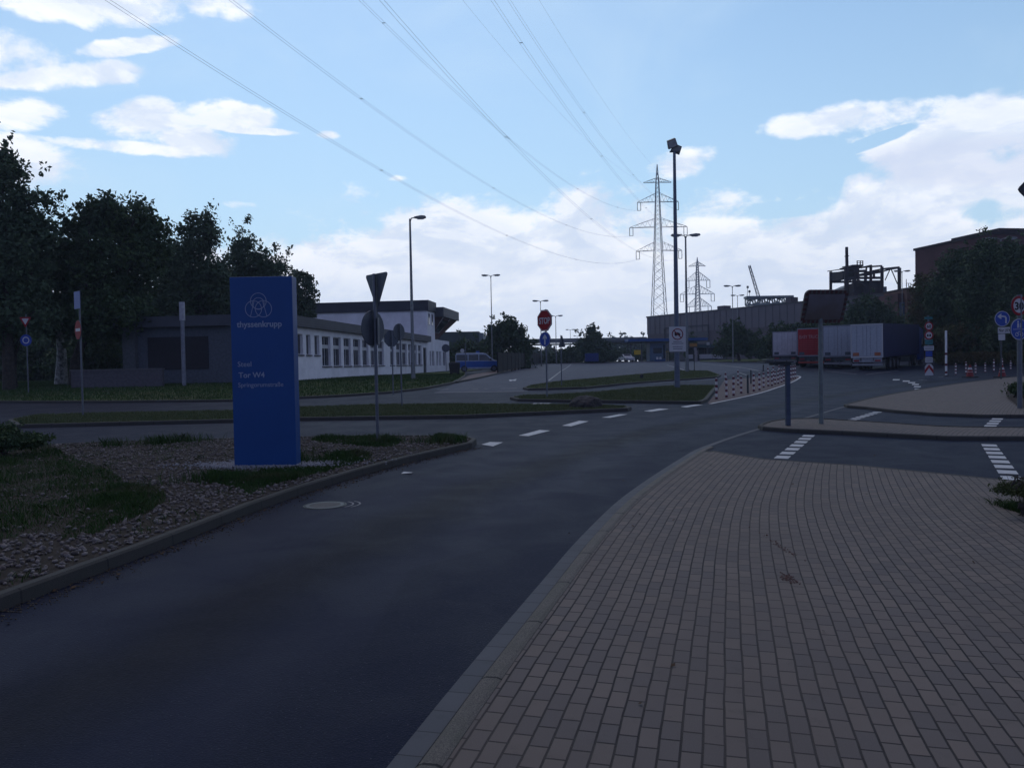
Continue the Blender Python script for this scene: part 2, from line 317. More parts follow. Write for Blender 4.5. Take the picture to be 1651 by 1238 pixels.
# ---------------------------------------------------------------- mesh helpers
class MB:
    def __init__(s): s.v = []; s.f = []
    def add(s, vs, fs):
        n = len(s.v); s.v += [tuple(v) for v in vs]; s.f += [tuple(i + n for i in f) for f in fs]; return s
    def box(s, x0, x1, y0, y1, z0, z1, mx=None):
        vs = [Vector((x, y, z)) for z in (z0, z1) for y in (y0, y1) for x in (x0, x1)]
        if mx is not None: vs = [mx @ v for v in vs]
        return s.add(vs, [(0, 2, 3, 1), (4, 5, 7, 6), (0, 1, 5, 4), (2, 6, 7, 3), (0, 4, 6, 2), (1, 3, 7, 5)])
    def bar(s, a, b, w=.05, h=None):
        """rectangular bar between two points"""
        a = Vector(a); b = Vector(b); d = (b - a).normalized(); h = h or w
        x = d.cross(Vector((0, 0, 1)))
        x = Vector((1, 0, 0)) if x.length < .01 else x.normalized()
        y = d.cross(x).normalized(); vs = []
        for p in (a, b):
            for sx, sy in ((-1, -1), (1, -1), (1, 1), (-1, 1)): vs.append(p + x * sx * w / 2 + y * sy * h / 2)
        return s.add(vs, [(0, 1, 2, 3), (7, 6, 5, 4), (0, 4, 5, 1), (1, 5, 6, 2), (2, 6, 7, 3), (3, 7, 4, 0)])
    def cyl(s, a, b, r0, r1=None, n=12, caps=True):
        a = Vector(a); b = Vector(b); r1 = r0 if r1 is None else r1
        d = (b - a).normalized(); x = d.cross(Vector((0, 0, 1)))
        x = Vector((1, 0, 0)) if x.length < .01 else x.normalized(); y = d.cross(x)
        vs = [p + (x * math.cos(2 * math.pi * i / n) + y * math.sin(2 * math.pi * i / n)) * r for p, r in ((a, r0), (b, r1)) for i in range(n)]
        fs = [(i, (i + 1) % n, n + (i + 1) % n, n + i) for i in range(n)]
        if caps: fs += [tuple(range(n))[::-1], tuple(range(n, 2 * n))]
        return s.add(vs, fs)
    def tube(s, pts, rs, n=8):
        pts = [Vector(p) for p in pts]; 
        if not hasattr(rs, '__len__'): rs = [rs] * len(pts)
        x = None; base = len(s.v)
        for i, p in enumerate(pts):
            d = (pts[min(i + 1, len(pts) - 1)] - pts[max(i - 1, 0)]).normalized()
            if x is None:
                x = d.cross(Vector((0, 0, 1))); x = Vector((1, 0, 0)) if x.length < .05 else x.normalized()
            x = (x - d * x.dot(d)).normalized(); y = d.cross(x)
            for k in range(n):
                a = 2 * math.pi * k / n; s.v.append(tuple(p + (x * math.cos(a) + y * math.sin(a)) * rs[i]))
        for i in range(len(pts) - 1):
            for k in range(n):
                s.f.append((base + i * n + k, base + i * n + (k + 1) % n, base + (i + 1) * n + (k + 1) % n, base + (i + 1) * n + k))
        s.f.append(tuple(base + k for k in range(n))[::-1]); s.f.append(tuple(base + (len(pts) - 1) * n + k for k in range(n)))
        return s
    def prism(s, poly, y0, y1, mx=None):
        """polygon in the local x/z plane, extruded from y0 to y1"""
        n = len(poly); vs = [Vector((x, y, z)) for y in (y0, y1) for x, z in poly]
        if mx is not None: vs = [mx @ v for v in vs]
        fs = [tuple(range(n)), tuple(range(n, 2 * n))[::-1]] + [(i, n + i, n + (i + 1) % n, (i + 1) % n) for i in range(n)]
        return s.add(vs, fs)
    def prismx(s, poly, x0, x1):
        """polygon in the local y/z plane, extruded along x"""
        n = len(poly); vs = [Vector((x, y, z)) for x in (x0, x1) for y, z in poly]
        return s.add(vs, [tuple(range(n)), tuple(range(n, 2 * n))[::-1]] + [(i, n + i, n + (i + 1) % n, (i + 1) % n) for i in range(n)])
    def ring(s, cx, cz, r, w, y0, y1, n=32, sx=1.0):
        o = [(cx + sx * r * math.cos(2 * math.pi * i / n), cz + r * math.sin(2 * math.pi * i / n)) for i in range(n)]
        q = [(cx + sx * (r - w) * math.cos(2 * math.pi * i / n), cz + (r - w) * math.sin(2 * math.pi * i / n)) for i in range(n)]
        vs = [(x, y, z) for y in (y0, y1) for L in (o, q) for x, z in L]; fs = []
        for i in range(n):
            j = (i + 1) % n
            fs += [(i, j, n + j, n + i), (2 * n + i, 3 * n + i, 3 * n + j, 2 * n + j), (i, 2 * n + i, 2 * n + j, j), (n + i, n + j, 3 * n + j, 3 * n + i)]
        return s.add(vs, fs)
    def build(s, name, m, parent=None, smooth_=False, bevel=0, loc=None):
        me = bpy.data.meshes.new(name); me.from_pydata(s.v, [], s.f); me.materials.append(m)
        bm = bmesh.new(); bm.from_mesh(me); bmesh.ops.recalc_face_normals(bm, faces=bm.faces)
        if bevel:
            es = [e for e in bm.edges if len(e.link_faces) == 2 and e.calc_face_angle(0) > .6]
            bmesh.ops.bevel(bm, geom=es, offset=bevel, segments=2, profile=.6, affect='EDGES', clamp_overlap=True)
        bm.to_mesh(me); bm.free()
        if smooth_:
            for p in me.polygons: p.use_smooth = True
        o = bpy.data.objects.new(name, me); COL.objects.link(o)
        if parent is not None: o.parent = parent
        if loc is not None: o.location = loc
        return o
def circ(r, cx=0, cz=0, n=28, sx=1): return [(cx + sx * r * math.cos(2 * math.pi * i / n), cz + r * math.sin(2 * math.pi * i / n)) for i in range(n)]
def octag(r, cx=0, cz=0): return [(cx + r / math.cos(math.pi / 8) * math.cos(math.pi / 8 + i * math.pi / 4), cz + r / math.cos(math.pi / 8) * math.sin(math.pi / 8 + i * math.pi / 4)) for i in range(8)]
def tri(sd, cz=0, down=True):
    h = sd * .866; k = -1 if down else 1; out = []
    P = [(-sd / 2, -k * h / 3), (sd / 2, -k * h / 3), (0, k * 2 * h / 3)]
    for i in range(3):           # rounded corners
        a = Vector(P[i - 1]); b = Vector(P[i]); c = Vector(P[(i + 1) % 3]); r = .07 * sd
        for q in (b + (a - b).normalized() * r, b + ((a - b).normalized() + (c - b).normalized()) * r * .36, b + (c - b).normalized() * r): out.append((q.x, q.y + cz))
    return out
def tag(o, label, cat, group=None, kind=None):
    if label: o['label'] = label
    if cat: o['category'] = cat
    if group: o['group'] = group
    if kind: o['kind'] = kind
    return o
def thing(name, label, cat, loc=(0, 0, 0), rotz=0.0, group=None):
    o = bpy.data.objects.new(name, None); COL.objects.link(o); o.empty_display_size = .2
    o.location = loc; o.rotation_euler = (0, 0, rotz)
    return tag(o, label, cat, group)
def copy_tree(o, parent=None):
    c = o.copy(); COL.objects.link(c); c.parent = parent
    for ch in list(o.children): copy_tree(ch, c)
    return c
def text(s, width=None, height=None, m=None, name='lettering', parent=None, x=0, y=0, z=0, align='LEFT', ex=.002, bold=0.0):
    cu = bpy.data.curves.new('t', 'FONT'); cu.body = s; cu.align_x = align; cu.extrude = ex; cu.offset = bold; cu.resolution_u = 3
    to = bpy.data.objects.new('t', cu); COL.objects.link(to); bpy.context.view_layer.update()
    me = bpy.data.meshes.new_from_object(to.evaluated_get(bpy.context.evaluated_depsgraph_get()))
    bpy.data.objects.remove(to); bpy.data.curves.remove(cu)
    v = np.array([q.co[:] for q in me.vertices]); w = np.ptp(v[:, 0]); h = np.ptp(v[:, 1])
    sx = width / w if width else height / h; sy = height / h if height else sx
    x0 = v[:, 0].min() if align == 'LEFT' else (v[:, 0].min() + v[:, 0].max()) / 2
    for q in me.vertices:
        a, b, c = q.co; q.co = (x + (a - x0) * sx, y - c, z + b * sy)
    me.materials.clear(); me.materials.append(m); me.name = name
    o = bpy.data.objects.new(name, me); COL.objects.link(o); o.parent = parent; return o
def mesh_np(name, V, Fq, m, parent=None, nper=4):
    me = bpy.data.meshes.new(name); V = np.asarray(V, np.float32); Fq = np.asarray(Fq, np.int32)
    me.vertices.add(len(V)); me.vertices.foreach_set('co', V.ravel())
    me.loops.add(Fq.size); me.loops.foreach_set('vertex_index', Fq.ravel())
    me.polygons.add(len(Fq)); me.polygons.foreach_set('loop_start', np.arange(0, Fq.size, nper, dtype=np.int32))
    try: me.polygons.foreach_set('loop_total', np.full(len(Fq), nper, dtype=np.int32))
    except Exception: pass
    me.update(calc_edges=True); me.validate(); me.materials.append(m)
    o = bpy.data.objects.new(name, me); COL.objects.link(o); o.parent = parent; return o

# ---------------------------------------------------------------- ground, roads, pavements
def catmull(P, step=.5, closed=False):
    P = [Vector((p[0], p[1])) for p in P]; out = []
    n = len(P); rng = range(n) if closed else range(n - 1)
    for i in rng:
        p1, p2 = P[i], P[(i + 1) % n]
        p0 = P[i - 1] if (i > 0 or closed) else p1 * 2 - p2
        p3 = P[(i + 2) % n] if (i + 2 < n or closed) else p2 * 2 - p1
        k = max(1, int((p2 - p1).length / step))
        d1 = (p2 - p1).length; m1 = (p2 - p0) / max(.001, (p2 - p1).length + (p1 - p0).length) * d1; m2 = (p3 - p1) / max(.001, (p3 - p2).length + (p2 - p1).length) * d1
        for j in range(k):
            t = j / k
            out.append(p1 * (2 * t**3 - 3 * t * t + 1) + m1 * (t**3 - 2 * t * t + t) + p2 * (-2 * t**3 + 3 * t * t) + m2 * (t**3 - t * t))
    if not closed: out.append(P[-1])
    return out
def pxs(L): return [at(a, b).xy for a, b in L]
XCUT = [-12, -8, -4, 0, 4, 8, 12]
def cut_bm(bm, xs, ys):
    for v, no in [((x, 0, 0), (1, 0, 0)) for x in xs] + [((0, y, 0), (0, 1, 0)) for y in ys]:
        bmesh.ops.bisect_plane(bm, geom=bm.verts[:] + bm.edges[:] + bm.faces[:], plane_co=v, plane_no=no, dist=1e-5)
def sheet(name, poly, dz, m, kind='structure', cell=None, uvf=None, parent=None, label=None, cat=None):
    poly = [Vector((p[0], p[1])) for p in poly]
    bm = bmesh.new(); vs = [bm.verts.new((p.x, p.y, 0)) for p in poly]
    for t in tessellate_polygon([[Vector((p.x, p.y, 0)) for p in poly]]):
        try: bm.faces.new([vs[i] for i in t])
        except ValueError: pass
    x0, x1 = min(p.x for p in poly), max(p.x for p in poly); y0, y1 = min(p.y for p in poly), max(p.y for p in poly)
    xs = [x for x in XCUT if x0 < x < x1]; ys = [y for y in range(10, 161, 5) if y0 < y < y1]
    if cell:
        xs = list(np.arange(math.floor(x0) + cell, x1, cell)); ys = sorted(set(ys) | set(np.arange(math.floor(y0) + cell, y1, cell)))
    cut_bm(bm, xs, ys)
    for v in bm.verts: v.co.z = G(v.co.x, v.co.y) + dz
    bmesh.ops.recalc_face_normals(bm, faces=bm.faces)
    for f in bm.faces:
        if f.normal.z < 0: f.normal_flip()
    if uvf:
        uvl = bm.loops.layers.uv.new('UVMap')
        for v in bm.verts: v.index = -1
        cache = {}
        for f in bm.faces:
            for l in f.loops:
                k = l.vert
                if k not in cache: cache[k] = uvf(k.co.x, k.co.y)
                l[uvl].uv = cache[k]
    me = bpy.data.meshes.new(name); bm.to_mesh(me); bm.free(); me.materials.append(m)
    o = bpy.data.objects.new(name, me); COL.objects.link(o); o.parent = parent
    if parent is None: tag(o, label, cat, kind=kind)
    return o
def offset(poly, d, closed=True):
    """offset a polyline to its left by d (CCW polygon: inward)"""
    n = len(poly); out = []
    for i in range(n):
        a = poly[i - 1] if (closed or i > 0) else None; b = poly[i]; c = poly[(i + 1) % n] if (closed or i < n - 1) else None
        d1 = (b - a).normalized() if a is not None and (b - a).length > 1e-6 else None
        d2 = (c - b).normalized() if c is not None and (c - b).length > 1e-6 else d1
        if d1 is None: d1 = d2
        n1 = Vector((-d1.y, d1.x)); n2 = Vector((-d2.y, d2.x)); nn = n1 + n2
        nn = n1 if nn.length < .2 else nn.normalized()
        out.append(b + nn * d / max(.45, nn.dot(n1)))
    return out
def densify(poly, step=1.5, closed=True):
    out = []; n = len(poly)
    for i in range(n if closed else n - 1):
        a, b = poly[i], poly[(i + 1) % n]; k = max(1, int((b - a).length / step))
        out += [a.lerp(b, j / k) for j in range(k)]
    if not closed: out.append(poly[-1])
    return out
def ccw(p): return p if sum(p[i - 1].x * p[i].y - p[i].x * p[i - 1].y for i in range(len(p))) > 0 else p[::-1]
def kerb_strip(name, line, prof, m, closed=False, joint=1.0, parent=None, kind='structure'):
    """sweep a profile [(offset to the left, height)] along a plan line; uv.x counts metres/joint"""
    vs = []; fs = []; uv = []; s = 0; n = len(prof)
    offs = {d: offset(line, d, closed) for d, _ in prof}
    cnt = len(line)
    for i in range(cnt):
        if i: s += (line[i] - line[i - 1]).length
        for d, h in prof:
            q = offs[d][i]; vs.append((q.x, q.y, G(q.x, q.y) + h)); uv.append((s / joint, d))
    for i in range(cnt if closed else cnt - 1):
        j = (i + 1) % cnt
        for k in range(n - 1): fs.append((i * n + k, j * n + k, j * n + k + 1, i * n + k + 1))
    me = bpy.data.meshes.new(name); me.from_pydata(vs, [], fs); ul = me.uv_layers.new(name='UVMap')
    for l in me.loops: ul.data[l.index].uv = uv[l.vertex_index]
    me.materials.append(m); o = bpy.data.objects.new(name, me); COL.objects.link(o); o.parent = parent
    if parent is None: tag(o, None, None, kind=kind)
    return o
def island(poly, h, top, kname='kerb', tname='grass_verge', kw=.14, km=None, uvf=None, cell=None):
    p = ccw(densify(poly, 1.2))
    kerb_strip(kname, p, [(-.012, -.06), (0, h - .02), (.02, h), (kw, h), (kw, h - .04)], km or KERB, closed=True)
    q = offset(p, kw - .01)
    sheet(tname, q, h - .018, top, uvf=uvf, cell=cell)
    return p

# terrain sheet to the horizon
bm = bmesh.new()
xs = [-450, -250, -120, -70, -40, -24] + XCUT + [24, 40, 70, 120, 250, 450]
ys = [-65, -20] + list(range(10, 161, 5)) + [200, 300, 450, 700]
gv = [[bm.verts.new((x, y, G(x, y))) for x in xs] for y in ys]
for j in range(len(ys) - 1):
    for i in range(len(xs) - 1): bm.faces.new((gv[j][i], gv[j][i + 1], gv[j + 1][i + 1], gv[j + 1][i]))
me = bpy.data.meshes.new('ground'); bm.to_mesh(me); bm.free(); me.materials.append(LAWN)
tag(bpy.data.objects.new('ground', me), None, None, kind='structure'); COL.objects.link(bpy.data.objects['ground'])

# kerb line of the footway: from behind the viewer, past the crossings, to the far pavement
Kpx = [(625, 1238), (745, 1090), (872.5, 940), (936, 867), (1007, 800), (1100, 738), (1130, 722), (1218, 692.5), (1290, 675.5), (1353, 657.5), (1409.5, 643.5), (1474, 631.5), (1538, 621.3), (1618, 611)]
Kw = pxs(Kpx)
d0 = (Kw[1] - Kw[0]).normalized()
KL = catmull([Kw[0] - d0 * 9, Kw[0] - d0 * 4.5] + Kw, .35)
KA = np.array([[p.x, p.y] for p in KL]); SEG = KA[1:] - KA[:-1]; SL = np.linalg.norm(SEG, axis=1); CUM = np.concatenate([[0], np.cumsum(SL)])
def kproj(x, y):
    d = np.array([x, y]) - KA[:-1]; t = np.clip((d * SEG).sum(1) / SL**2, 0, 1); e = d - SEG * t[:, None]; r = (e**2).sum(1); i = int(r.argmin())
    return float(CUM[i] + t[i] * SL[i]), float(math.sqrt(r[i]))
def kuv(x, y):
    s, d = kproj(x, y); return (s, d)
def kidx(p): return int(((KA - np.array([p[0], p[1]]))**2).sum(1).argmin())
iA = kidx(at(1130, 722)); iB = kidx(at(1222, 691)); iC = kidx(at(1355, 657))

road_poly = [Vector(p) for p in ((-75, -9), (60, -9), (95, 20), (110, 158), (-2, 158), (-9, 128), (-75, 60))]
def kuvs(x, y):
    if y > 60 or x < -20: return (0, 30)
    s, d = kproj(x, y); i = int(np.clip(np.searchsorted(CUM, s) - 1, 0, len(SEG) - 1)); cr_ = SEG[i][0] * (y - KA[i][1]) - SEG[i][1] * (x - KA[i][0])
    return (s, d if cr_ > 0 else -d - 10 * (d > .3))
sheet('road', road_poly, .006, ASPHALT, uvf=kuvs, cell=2.0)
# forecourt asphalt, the grazing sky sheen painted into its lighter colour
fc_px = [(700, 634), (846, 632), (1000, 622), (1160, 611), (1190, 600), (1320, 590), (1128, 583), (1040, 582.6), (960, 585), (870, 586), (825, 597), (776, 610), (733, 619)]
sheet('forecourt', pxs(fc_px), .012, ASPHALT_SHEEN)

# gutter blocks and rounded kerb along the footway (profile goes to the right: negative offsets)
kerb_strip('gutter', KL, [(0, .010), (-.13, .012)][::-1], GUTTER, joint=1)
g_ = bpy.data.objects['gutter']
for l in g_.data.loops:
    u = g_.data.uv_layers[0].data[l.index].uv; u[1] = u[1] + .135
K1 = KL[:iA + 1]
kerb_strip('kerb', K1, [(-.27, .0), (-.26, .034), (-.235, .042), (-.17, .04), (-.145, .028), (-.13, .006)], KERB_AGG, joint=1.0)
# footway
edgeA = pxs([(1152, 729), (1190, 735.5), (1233, 742), (1310, 747.5), (1393, 753), (1522, 766), (1651, 779), (1900, 806)])
inn = offset(KL[:iA - 1], -.262, False)
foot = list(inn) + edgeA + [Vector((14, 8)), Vector((14, -8)), Vector((KL[0].x + .3, -8))]
sheet('pavement', foot, .030, PAVERS, cell=.6, uvf=kuv)
kerb_strip('kerb', densify([inn[-1]] + edgeA, .8, False), [(-.10, .028), (-.09, .034), (-.005, .032), (.004, .0)], KERB, joint=1)
# islands between the crossings (paved)
isl1 = [KL[i] for i in range(iB, kidx(at(1300, 673)))]
top1 = pxs([(1313, 679), (1358, 681.6), (1441, 687), (1522, 692.5), (1651, 694.5), (1900, 697)])
bot1 = pxs([(1900, 712), (1651, 711), (1530, 710.5), (1441, 706), (1361, 701.5), (1271, 697.5), (1230, 694)])
isl1 = catmull([at(1222, 691).xy, at(1239, 684).xy, at(1275, 679.5).xy] + top1, .5) + bot1
island(isl1, .10, PAVERS, 'kerb', 'pavement', kw=.1, uvf=kuv, cell=1.0)
isl2 = [KL[i] for i in range(iC + 1, len(KL))] + [at(1700, 605).xy, at(1800, 612).xy, at(1800, 674).xy] + pxs([(1651, 674), (1586, 674), (1506, 671), (1441.6, 666), (1396.6, 660.5), (1366, 658)])
island(isl2, .10, PAVERS, 'kerb', 'pavement', kw=.1, uvf=kuv, cell=1.5)
# verge on pavement 2 at the right edge
sheet('planting_bed', catmull(pxs([(1632, 652), (1622, 640), (1628, 628), (1640, 621), (1700, 616), (1800, 622), (1800, 668), (1700, 668), (1655, 664)]), .5, True), .115, SOIL)

# near planted island with the sign
ni_front = pxs([(34, 974), (135.7, 934.8), (237.5, 896), (339, 855), (400, 829.5), (485, 798), (572.6, 770), (660, 746), (735, 728.5), (761, 722.5)])
ni_back = pxs([(768, 716), (755.7, 711.5), (689, 710), (601.6, 710), (479.5, 711.5), (370, 714.5), (271, 717.2), (169.6, 720), (68, 725), (-150, 736)])
f0 = ni_front[0]; fd = (ni_front[0] - ni_front[1]).normalized()
near_poly = catmull([f0 + fd * 6, f0 + fd * 3] + ni_front, 1) + ni_back + [ni_back[-1] + Vector((-14, -1)), Vector((-22, 2))]
near_poly = ccw([Vector(p) for p in near_poly])
island(near_poly, .13, SOIL, tname='planting_bed', kw=.10, cell=1.5)
# long median
med = pxs([(27, 690.6), (169.6, 687), (370, 682), (479.5, 679), (601.6, 677), (747, 675), (893, 668.5), (985, 664.3), (1012, 663.3), (1018, 660.5), (990, 658.2), (930, 656.5),
           (860, 656.3), (760, 655.3), (747, 655), (601.6, 656.5), (479.5, 660.8), (370, 666.5), (152.6, 670.5), (51, 674), (12, 682)])
median = island(med, .12, LAWN)
# stop-sign island
si = pxs([(822, 644), (835, 647.5), (920, 649.3), (1026, 650.5), (1130, 651.8), (1140, 648), (1154, 630), (1158, 624.5), (1092, 624.6), (1025, 628.5), (957, 635.8), (885, 640), (840, 641)])
stopisl = island(si, .12, LAWN)
# long island with the flood mast and street lamp
li = pxs([(843, 628), (852, 630), (946, 627), (1008, 620.7), (1089, 614.3), (1157, 609.6), (1163, 606.5), (1144, 599.5), (1092, 599.4), (1008, 607), (940, 613.5), (893, 617.8), (852, 624)])
longisl = island(li, .12, LAWN)
# lawn in front of the white building
lw = pxs([(-250, 652), (0, 650), (169.6, 650), (370, 648), (479.5, 643.5), (543, 640.5), (630.7, 634.5), (689, 627.5), (732.5, 618.5)])
lwb = [at(745, 611.5).xy, at(752, 606).xy, Vector((-5.5, 92)), Vector((-4, 106)), Vector((-8, 128)), Vector((-60, 128)), Vector((-90, 60))]
lawnp = island([Vector(p) for p in lw + lwb], .11, LAWN, tname='lawn')
# footpath to the gate, light slabs
fp = pxs([(735, 618.3), (776, 610), (820, 599.6), (851, 590), (870, 585.8), (866, 584.8), (845, 588.2), (812, 596.8), (790, 601), (760, 606), (748, 611)])
fp = ccw(densify(fp, 2))
sheet('footpath', fp, .122, PAVERS_RED)
kerb_strip('kerb', fp, [(-.01, -.05), (0, .12), (.02, .13), (.12, .13), (.12, .10)], KERB, closed=True)
# verges beyond the forecourt
v1 = pxs([(1128, 583.6), (1160, 584.4), (1220, 584.3), (1245, 581.8), (1300, 580.8)]) 
vg = [at_y(1128, 580, 152).xy] + v1 + pxs([(1420, 581), (1505, 582), (1557, 583), (1651, 584), (1800, 588)]) + [Vector((120, 60)), Vector((140, 150)), Vector((60, 157))]
island([Vector(p) for p in vg], .12, LAWN, tname='verge')
v2 = [at_y(866, 583.5, 138).xy] + pxs([(868, 586.3), (905, 585.8), (960, 585.2)]) + [at_y(1003, 583, 150).xy, at_y(1006, 582, 157).xy, at_y(866, 582, 157).xy]
island([Vector(p) for p in v2], .12, LAWN, tname='verge')
# bollard block, red pavers inside the white line
edge_px = [(1145, 651.8), (1207, 638.8), (1243, 628.8), (1274, 617.8), (1288, 610.5), (1290, 607.5), (1284, 605.8)]
EL_ = catmull(pxs(edge_px), .4)
sheet('paved_block', [at(1141, 650).xy] + offset(EL_, .02, False) + pxs([(1268, 606.5), (1240, 607.5), (1200, 610), (1168, 613), (1160, 625), (1153, 636)]), .016, PAVERS_RED, cell=1.0, uvf=lambda x, y: (x, y))
# ---- painted markings (4 mm above the surface below)
def band(name, line, w, m, dz=.016, closed=False):
    a = offset(line, w / 2, closed); b = offset(line, -w / 2, closed)
    return sheet(name, list(a) + list(b)[::-1], dz, m)
def mark(name, quad, m=None, dz=.016): return sheet(name, pxs(quad), dz, m or PAINT)
band('edge_line', EL_, .13, PAINT, .021)
for q in ([(776, 717.5), (790, 713.5), (811, 714), (795, 720.5)], [(836, 703), (870, 694), (887, 695), (852, 704)], [(906, 687), (934, 679), (949, 680), (921, 688)],
          [(970, 673.8), (998, 668.6), (1012, 668.6), (984, 674.2)], [(1038, 663.3), (1063, 659.2), (1079, 660), (1050, 664.3)], [(1097, 656.2), (1121, 652.7), (1134, 653.2), (1107, 657.4)],
          [(838, 656.3), (862, 650.3), (889, 650.3), (868, 656.3)]):
    mark('lane_marking', q)
def blocks(a, b, n, w, duty=.62, m=None):
    A, B = at(*a).xy, at(*b).xy; d = (B - A); L = d.length; d.normalize(); nn = Vector((-d.y, d.x)); st = L / (n - 1 + duty)
    for i in range(n):
        p = A + d * st * i; q = p + d * st * duty
        sheet('lane_marking', [p + nn * w / 2, q + nn * w / 2, q - nn * w / 2, p - nn * w / 2], .012, m or PAINT)
blocks((1305, 702), (1259, 740), 7, .25); blocks((1594, 717), (1633, 775), 8, .26)
blocks((1416, 664.5), (1362, 681), 8, .25); blocks((1609, 675), (1591, 693), 5, .26)
for x, y in ((1445, 612.4), (1461, 614.7), (1470, 617.2), (1476, 620), (1479, 623.7), (1480, 628)): mark('lane_marking', [(x - 6, y + .9), (x - 5, y - .9), (x + 6, y - .9), (x + 5, y + .9)], dz=.012)
for a, b, w in (((884.8, 613.7), (921, 587.3), .14), ((700, 633.3), (845, 631.3), .22), ((947, 589), (974, 587.2), .12), ((1075, 588.6), (1103, 597), .14), ((1131, 586), (1222, 597.4), .14),
                ((1160, 588), (1227, 599.4), .12), ((1190, 600.5), (1204, 605), .14), ((1332, 598.5), (1382, 603.7), .12), ((1396, 604), (1449, 597.8), .12), ((776, 650.6), (806, 650.2), .14), ((715, 654), (728, 653.7), .14),
                ((705, 628.2), (723, 628), .2), ((762, 627.4), (771, 627.3), .2), ((780, 627.2), (786, 627.1), .2), ((808, 626.8), (833, 626.4), .2), ((1481, 612.6), (1495, 613.4), .14), ((1513, 608.5), (1521, 608), .14),
                ((1545, 604), (1552, 604), .14), ((100, 671), (200, 669.8), .1)):
    A, B = at(*a).xy, at(*b).xy; band('lane_marking', densify([A, B], 2, False), w, PAINT_OLD, .017)
# turning arrow
sheet('lane_marking', pxs([(820, 613.4), (823, 612.2), (826, 612.9), (833, 611.2), (831, 614.4), (827, 613.9), (823, 615)]), .017, PAINT)

# ---------------------------------------------------------------- totem sign
tp = at(428, 751, .13); k = tp.y / F
tot = thing('sign_pylon', 'tall blue slab sign with a rings logo and lettering, standing in gravel', 'sign', (tp.x, tp.y, tp.z - .03), math.radians(-1.0))
w2 = 50.5 * k; H = zpx(446, tp, 420) - tp.z + .03
BLUEP = mat('blue_panel', (.006, .050, .185), .42, var=.05, scale=1.2)
MB().box(-w2, w2, 0, .27, .02, H).build('slab', BLUEP, tot, bevel=.012)
MB().box(-w2 + .03, w2 - .03, .03, .24, -.06, .03).build('base_plate', DARKM, tot)
def tx(px): return (px - 420.5) * k
def tz(py): return zpx(py, tp, 420) - tp.z + .03
LET = mat('pale_lettering', (.24, .28, .36), .5, var=.05)
lg = MB(); c0 = 415.9
for cx, cy, r in ((416, 485.3, 13.2), (407.8, 498, 13.6), (424, 498, 13.6)): lg.ring(tx(cx), tz(cy), r * k, .9 * k, -.006, -.002, 40)
lg.ring(tx(416), tz(489.5), 9.8 * k, .8 * k, -.0065, -.0015, 32)
for sx in (-1, 1): lg.prism([(tx(416) + sx * 6.6 * k, tz(486)), (tx(416) + sx * 7.4 * k, tz(486)), (tx(416) + sx * 13.7 * k, tz(510)), (tx(416) + sx * 12.9 * k, tz(510))], -.0055, -.0025)
lg.build('logo', LET, tot)
text('thyssenkrupp', width=73 * k, m=LET, parent=tot, x=tx(380), y=-.004, z=tz(527), bold=.018)
text('Steel', width=22 * k, m=LET, parent=tot, x=tx(380), y=-.004, z=tz(590.5))
text('Tor W4', width=42 * k, m=LET, parent=tot, x=tx(381), y=-.004, z=tz(608.5), bold=.01)
text('Springorumstraße', width=73 * k, m=LET, parent=tot, x=tx(380), y=-.004, z=tz(623.5))

# ---------------------------------------------------------------- signs on posts
def post_thing(name, label, cat, base, group=None, rotz=0):
    return thing(name, label, cat, (base[0], base[1], base[2] - .02), rotz, group)
def plate(t, poly, m_front, z0=0.0, back=True, name='sign_plate', rot=0.0, x=0.0, label=None):
    """a sheet-metal sign: grey plate with a coloured face in front (front = local -y, turned by rot)"""
    R = Matrix.Rotation(rot, 4, 'Z'); T = Matrix.Translation((x, 0, z0)) @ R
    o = MB().prism(poly, -.075, -.055).build(name, SIGNBACK, t); o.matrix_local = T
    if m_front is not None:
        c = (sum(p[0] for p in poly) / len(poly), sum(p[1] for p in poly) / len(poly))
        fp_ = [(c[0] + (p[0] - c[0]) * .975, c[1] + (p[1] - c[1]) * .975) for p in poly]
        MB().prism(fp_, -.078, -.074).build('sign_face', m_front, o)
    if label: o['label'] = label
    return o
def face(o, poly, m, lvl=1, name='symbol'):
    return MB().prism(poly, -.078 - .003 * lvl, -.077 - .003 * (lvl - 1)).build(name, m, o)
def facering(o, r, w, m, lvl=1, name='rim', cz=0, n=36):
    return MB().ring(0, cz, r, w, -.078 - .003 * lvl, -.077 - .003 * (lvl - 1), n).build(name, m, o)
def pole(t, h, r=.03, m=None, z0=0): return MB().cyl((0, 0, z0), (0, 0, h), r, r, 12).build('post', m or GALV, t, smooth_=False)
def arrow_up(s): return [(-.07 * s, -.42 * s), (.07 * s, -.42 * s), (.07 * s, .12 * s), (.22 * s, .0), (.22 * s, .16 * s), (0, .42 * s), (-.22 * s, .16 * s), (-.22 * s, 0), (-.07 * s, .12 * s)]

# yield sign seen from behind on the near island
b = at(609, 711, .12); K_ = b.y / F; T_ = lambda py, b=b: zpx(py, b) - b.z
t = post_thing('road_sign', 'triangular sign above a round sign seen from behind, on the near island', 'road sign', b)
pole(t, T_(440), .038)
plate(t, [(x, z) for x, z in tri(.92)], None, (T_(446) + T_(489)) / 2 + .12, rot=math.radians(180 - 48))
plate(t, circ(.40), None, T_(528), rot=math.radians(180 + 62))
MB().box(.055, .075, -.1, .12, T_(553), T_(511)).build('bracket', SIGNBACK, t)
# round back on the median
b = at(648, 655, .11); T_ = lambda py, b=b: zpx(py, b) - b.z; K_ = b.y / F
t = post_thing('road_sign', 'back of a single round sign on a slim post in the long median', 'road sign', b)
pole(t, T_(521)); plate(t, circ(13.8 * K_), None, T_(534.5), rot=math.radians(180 + 58))
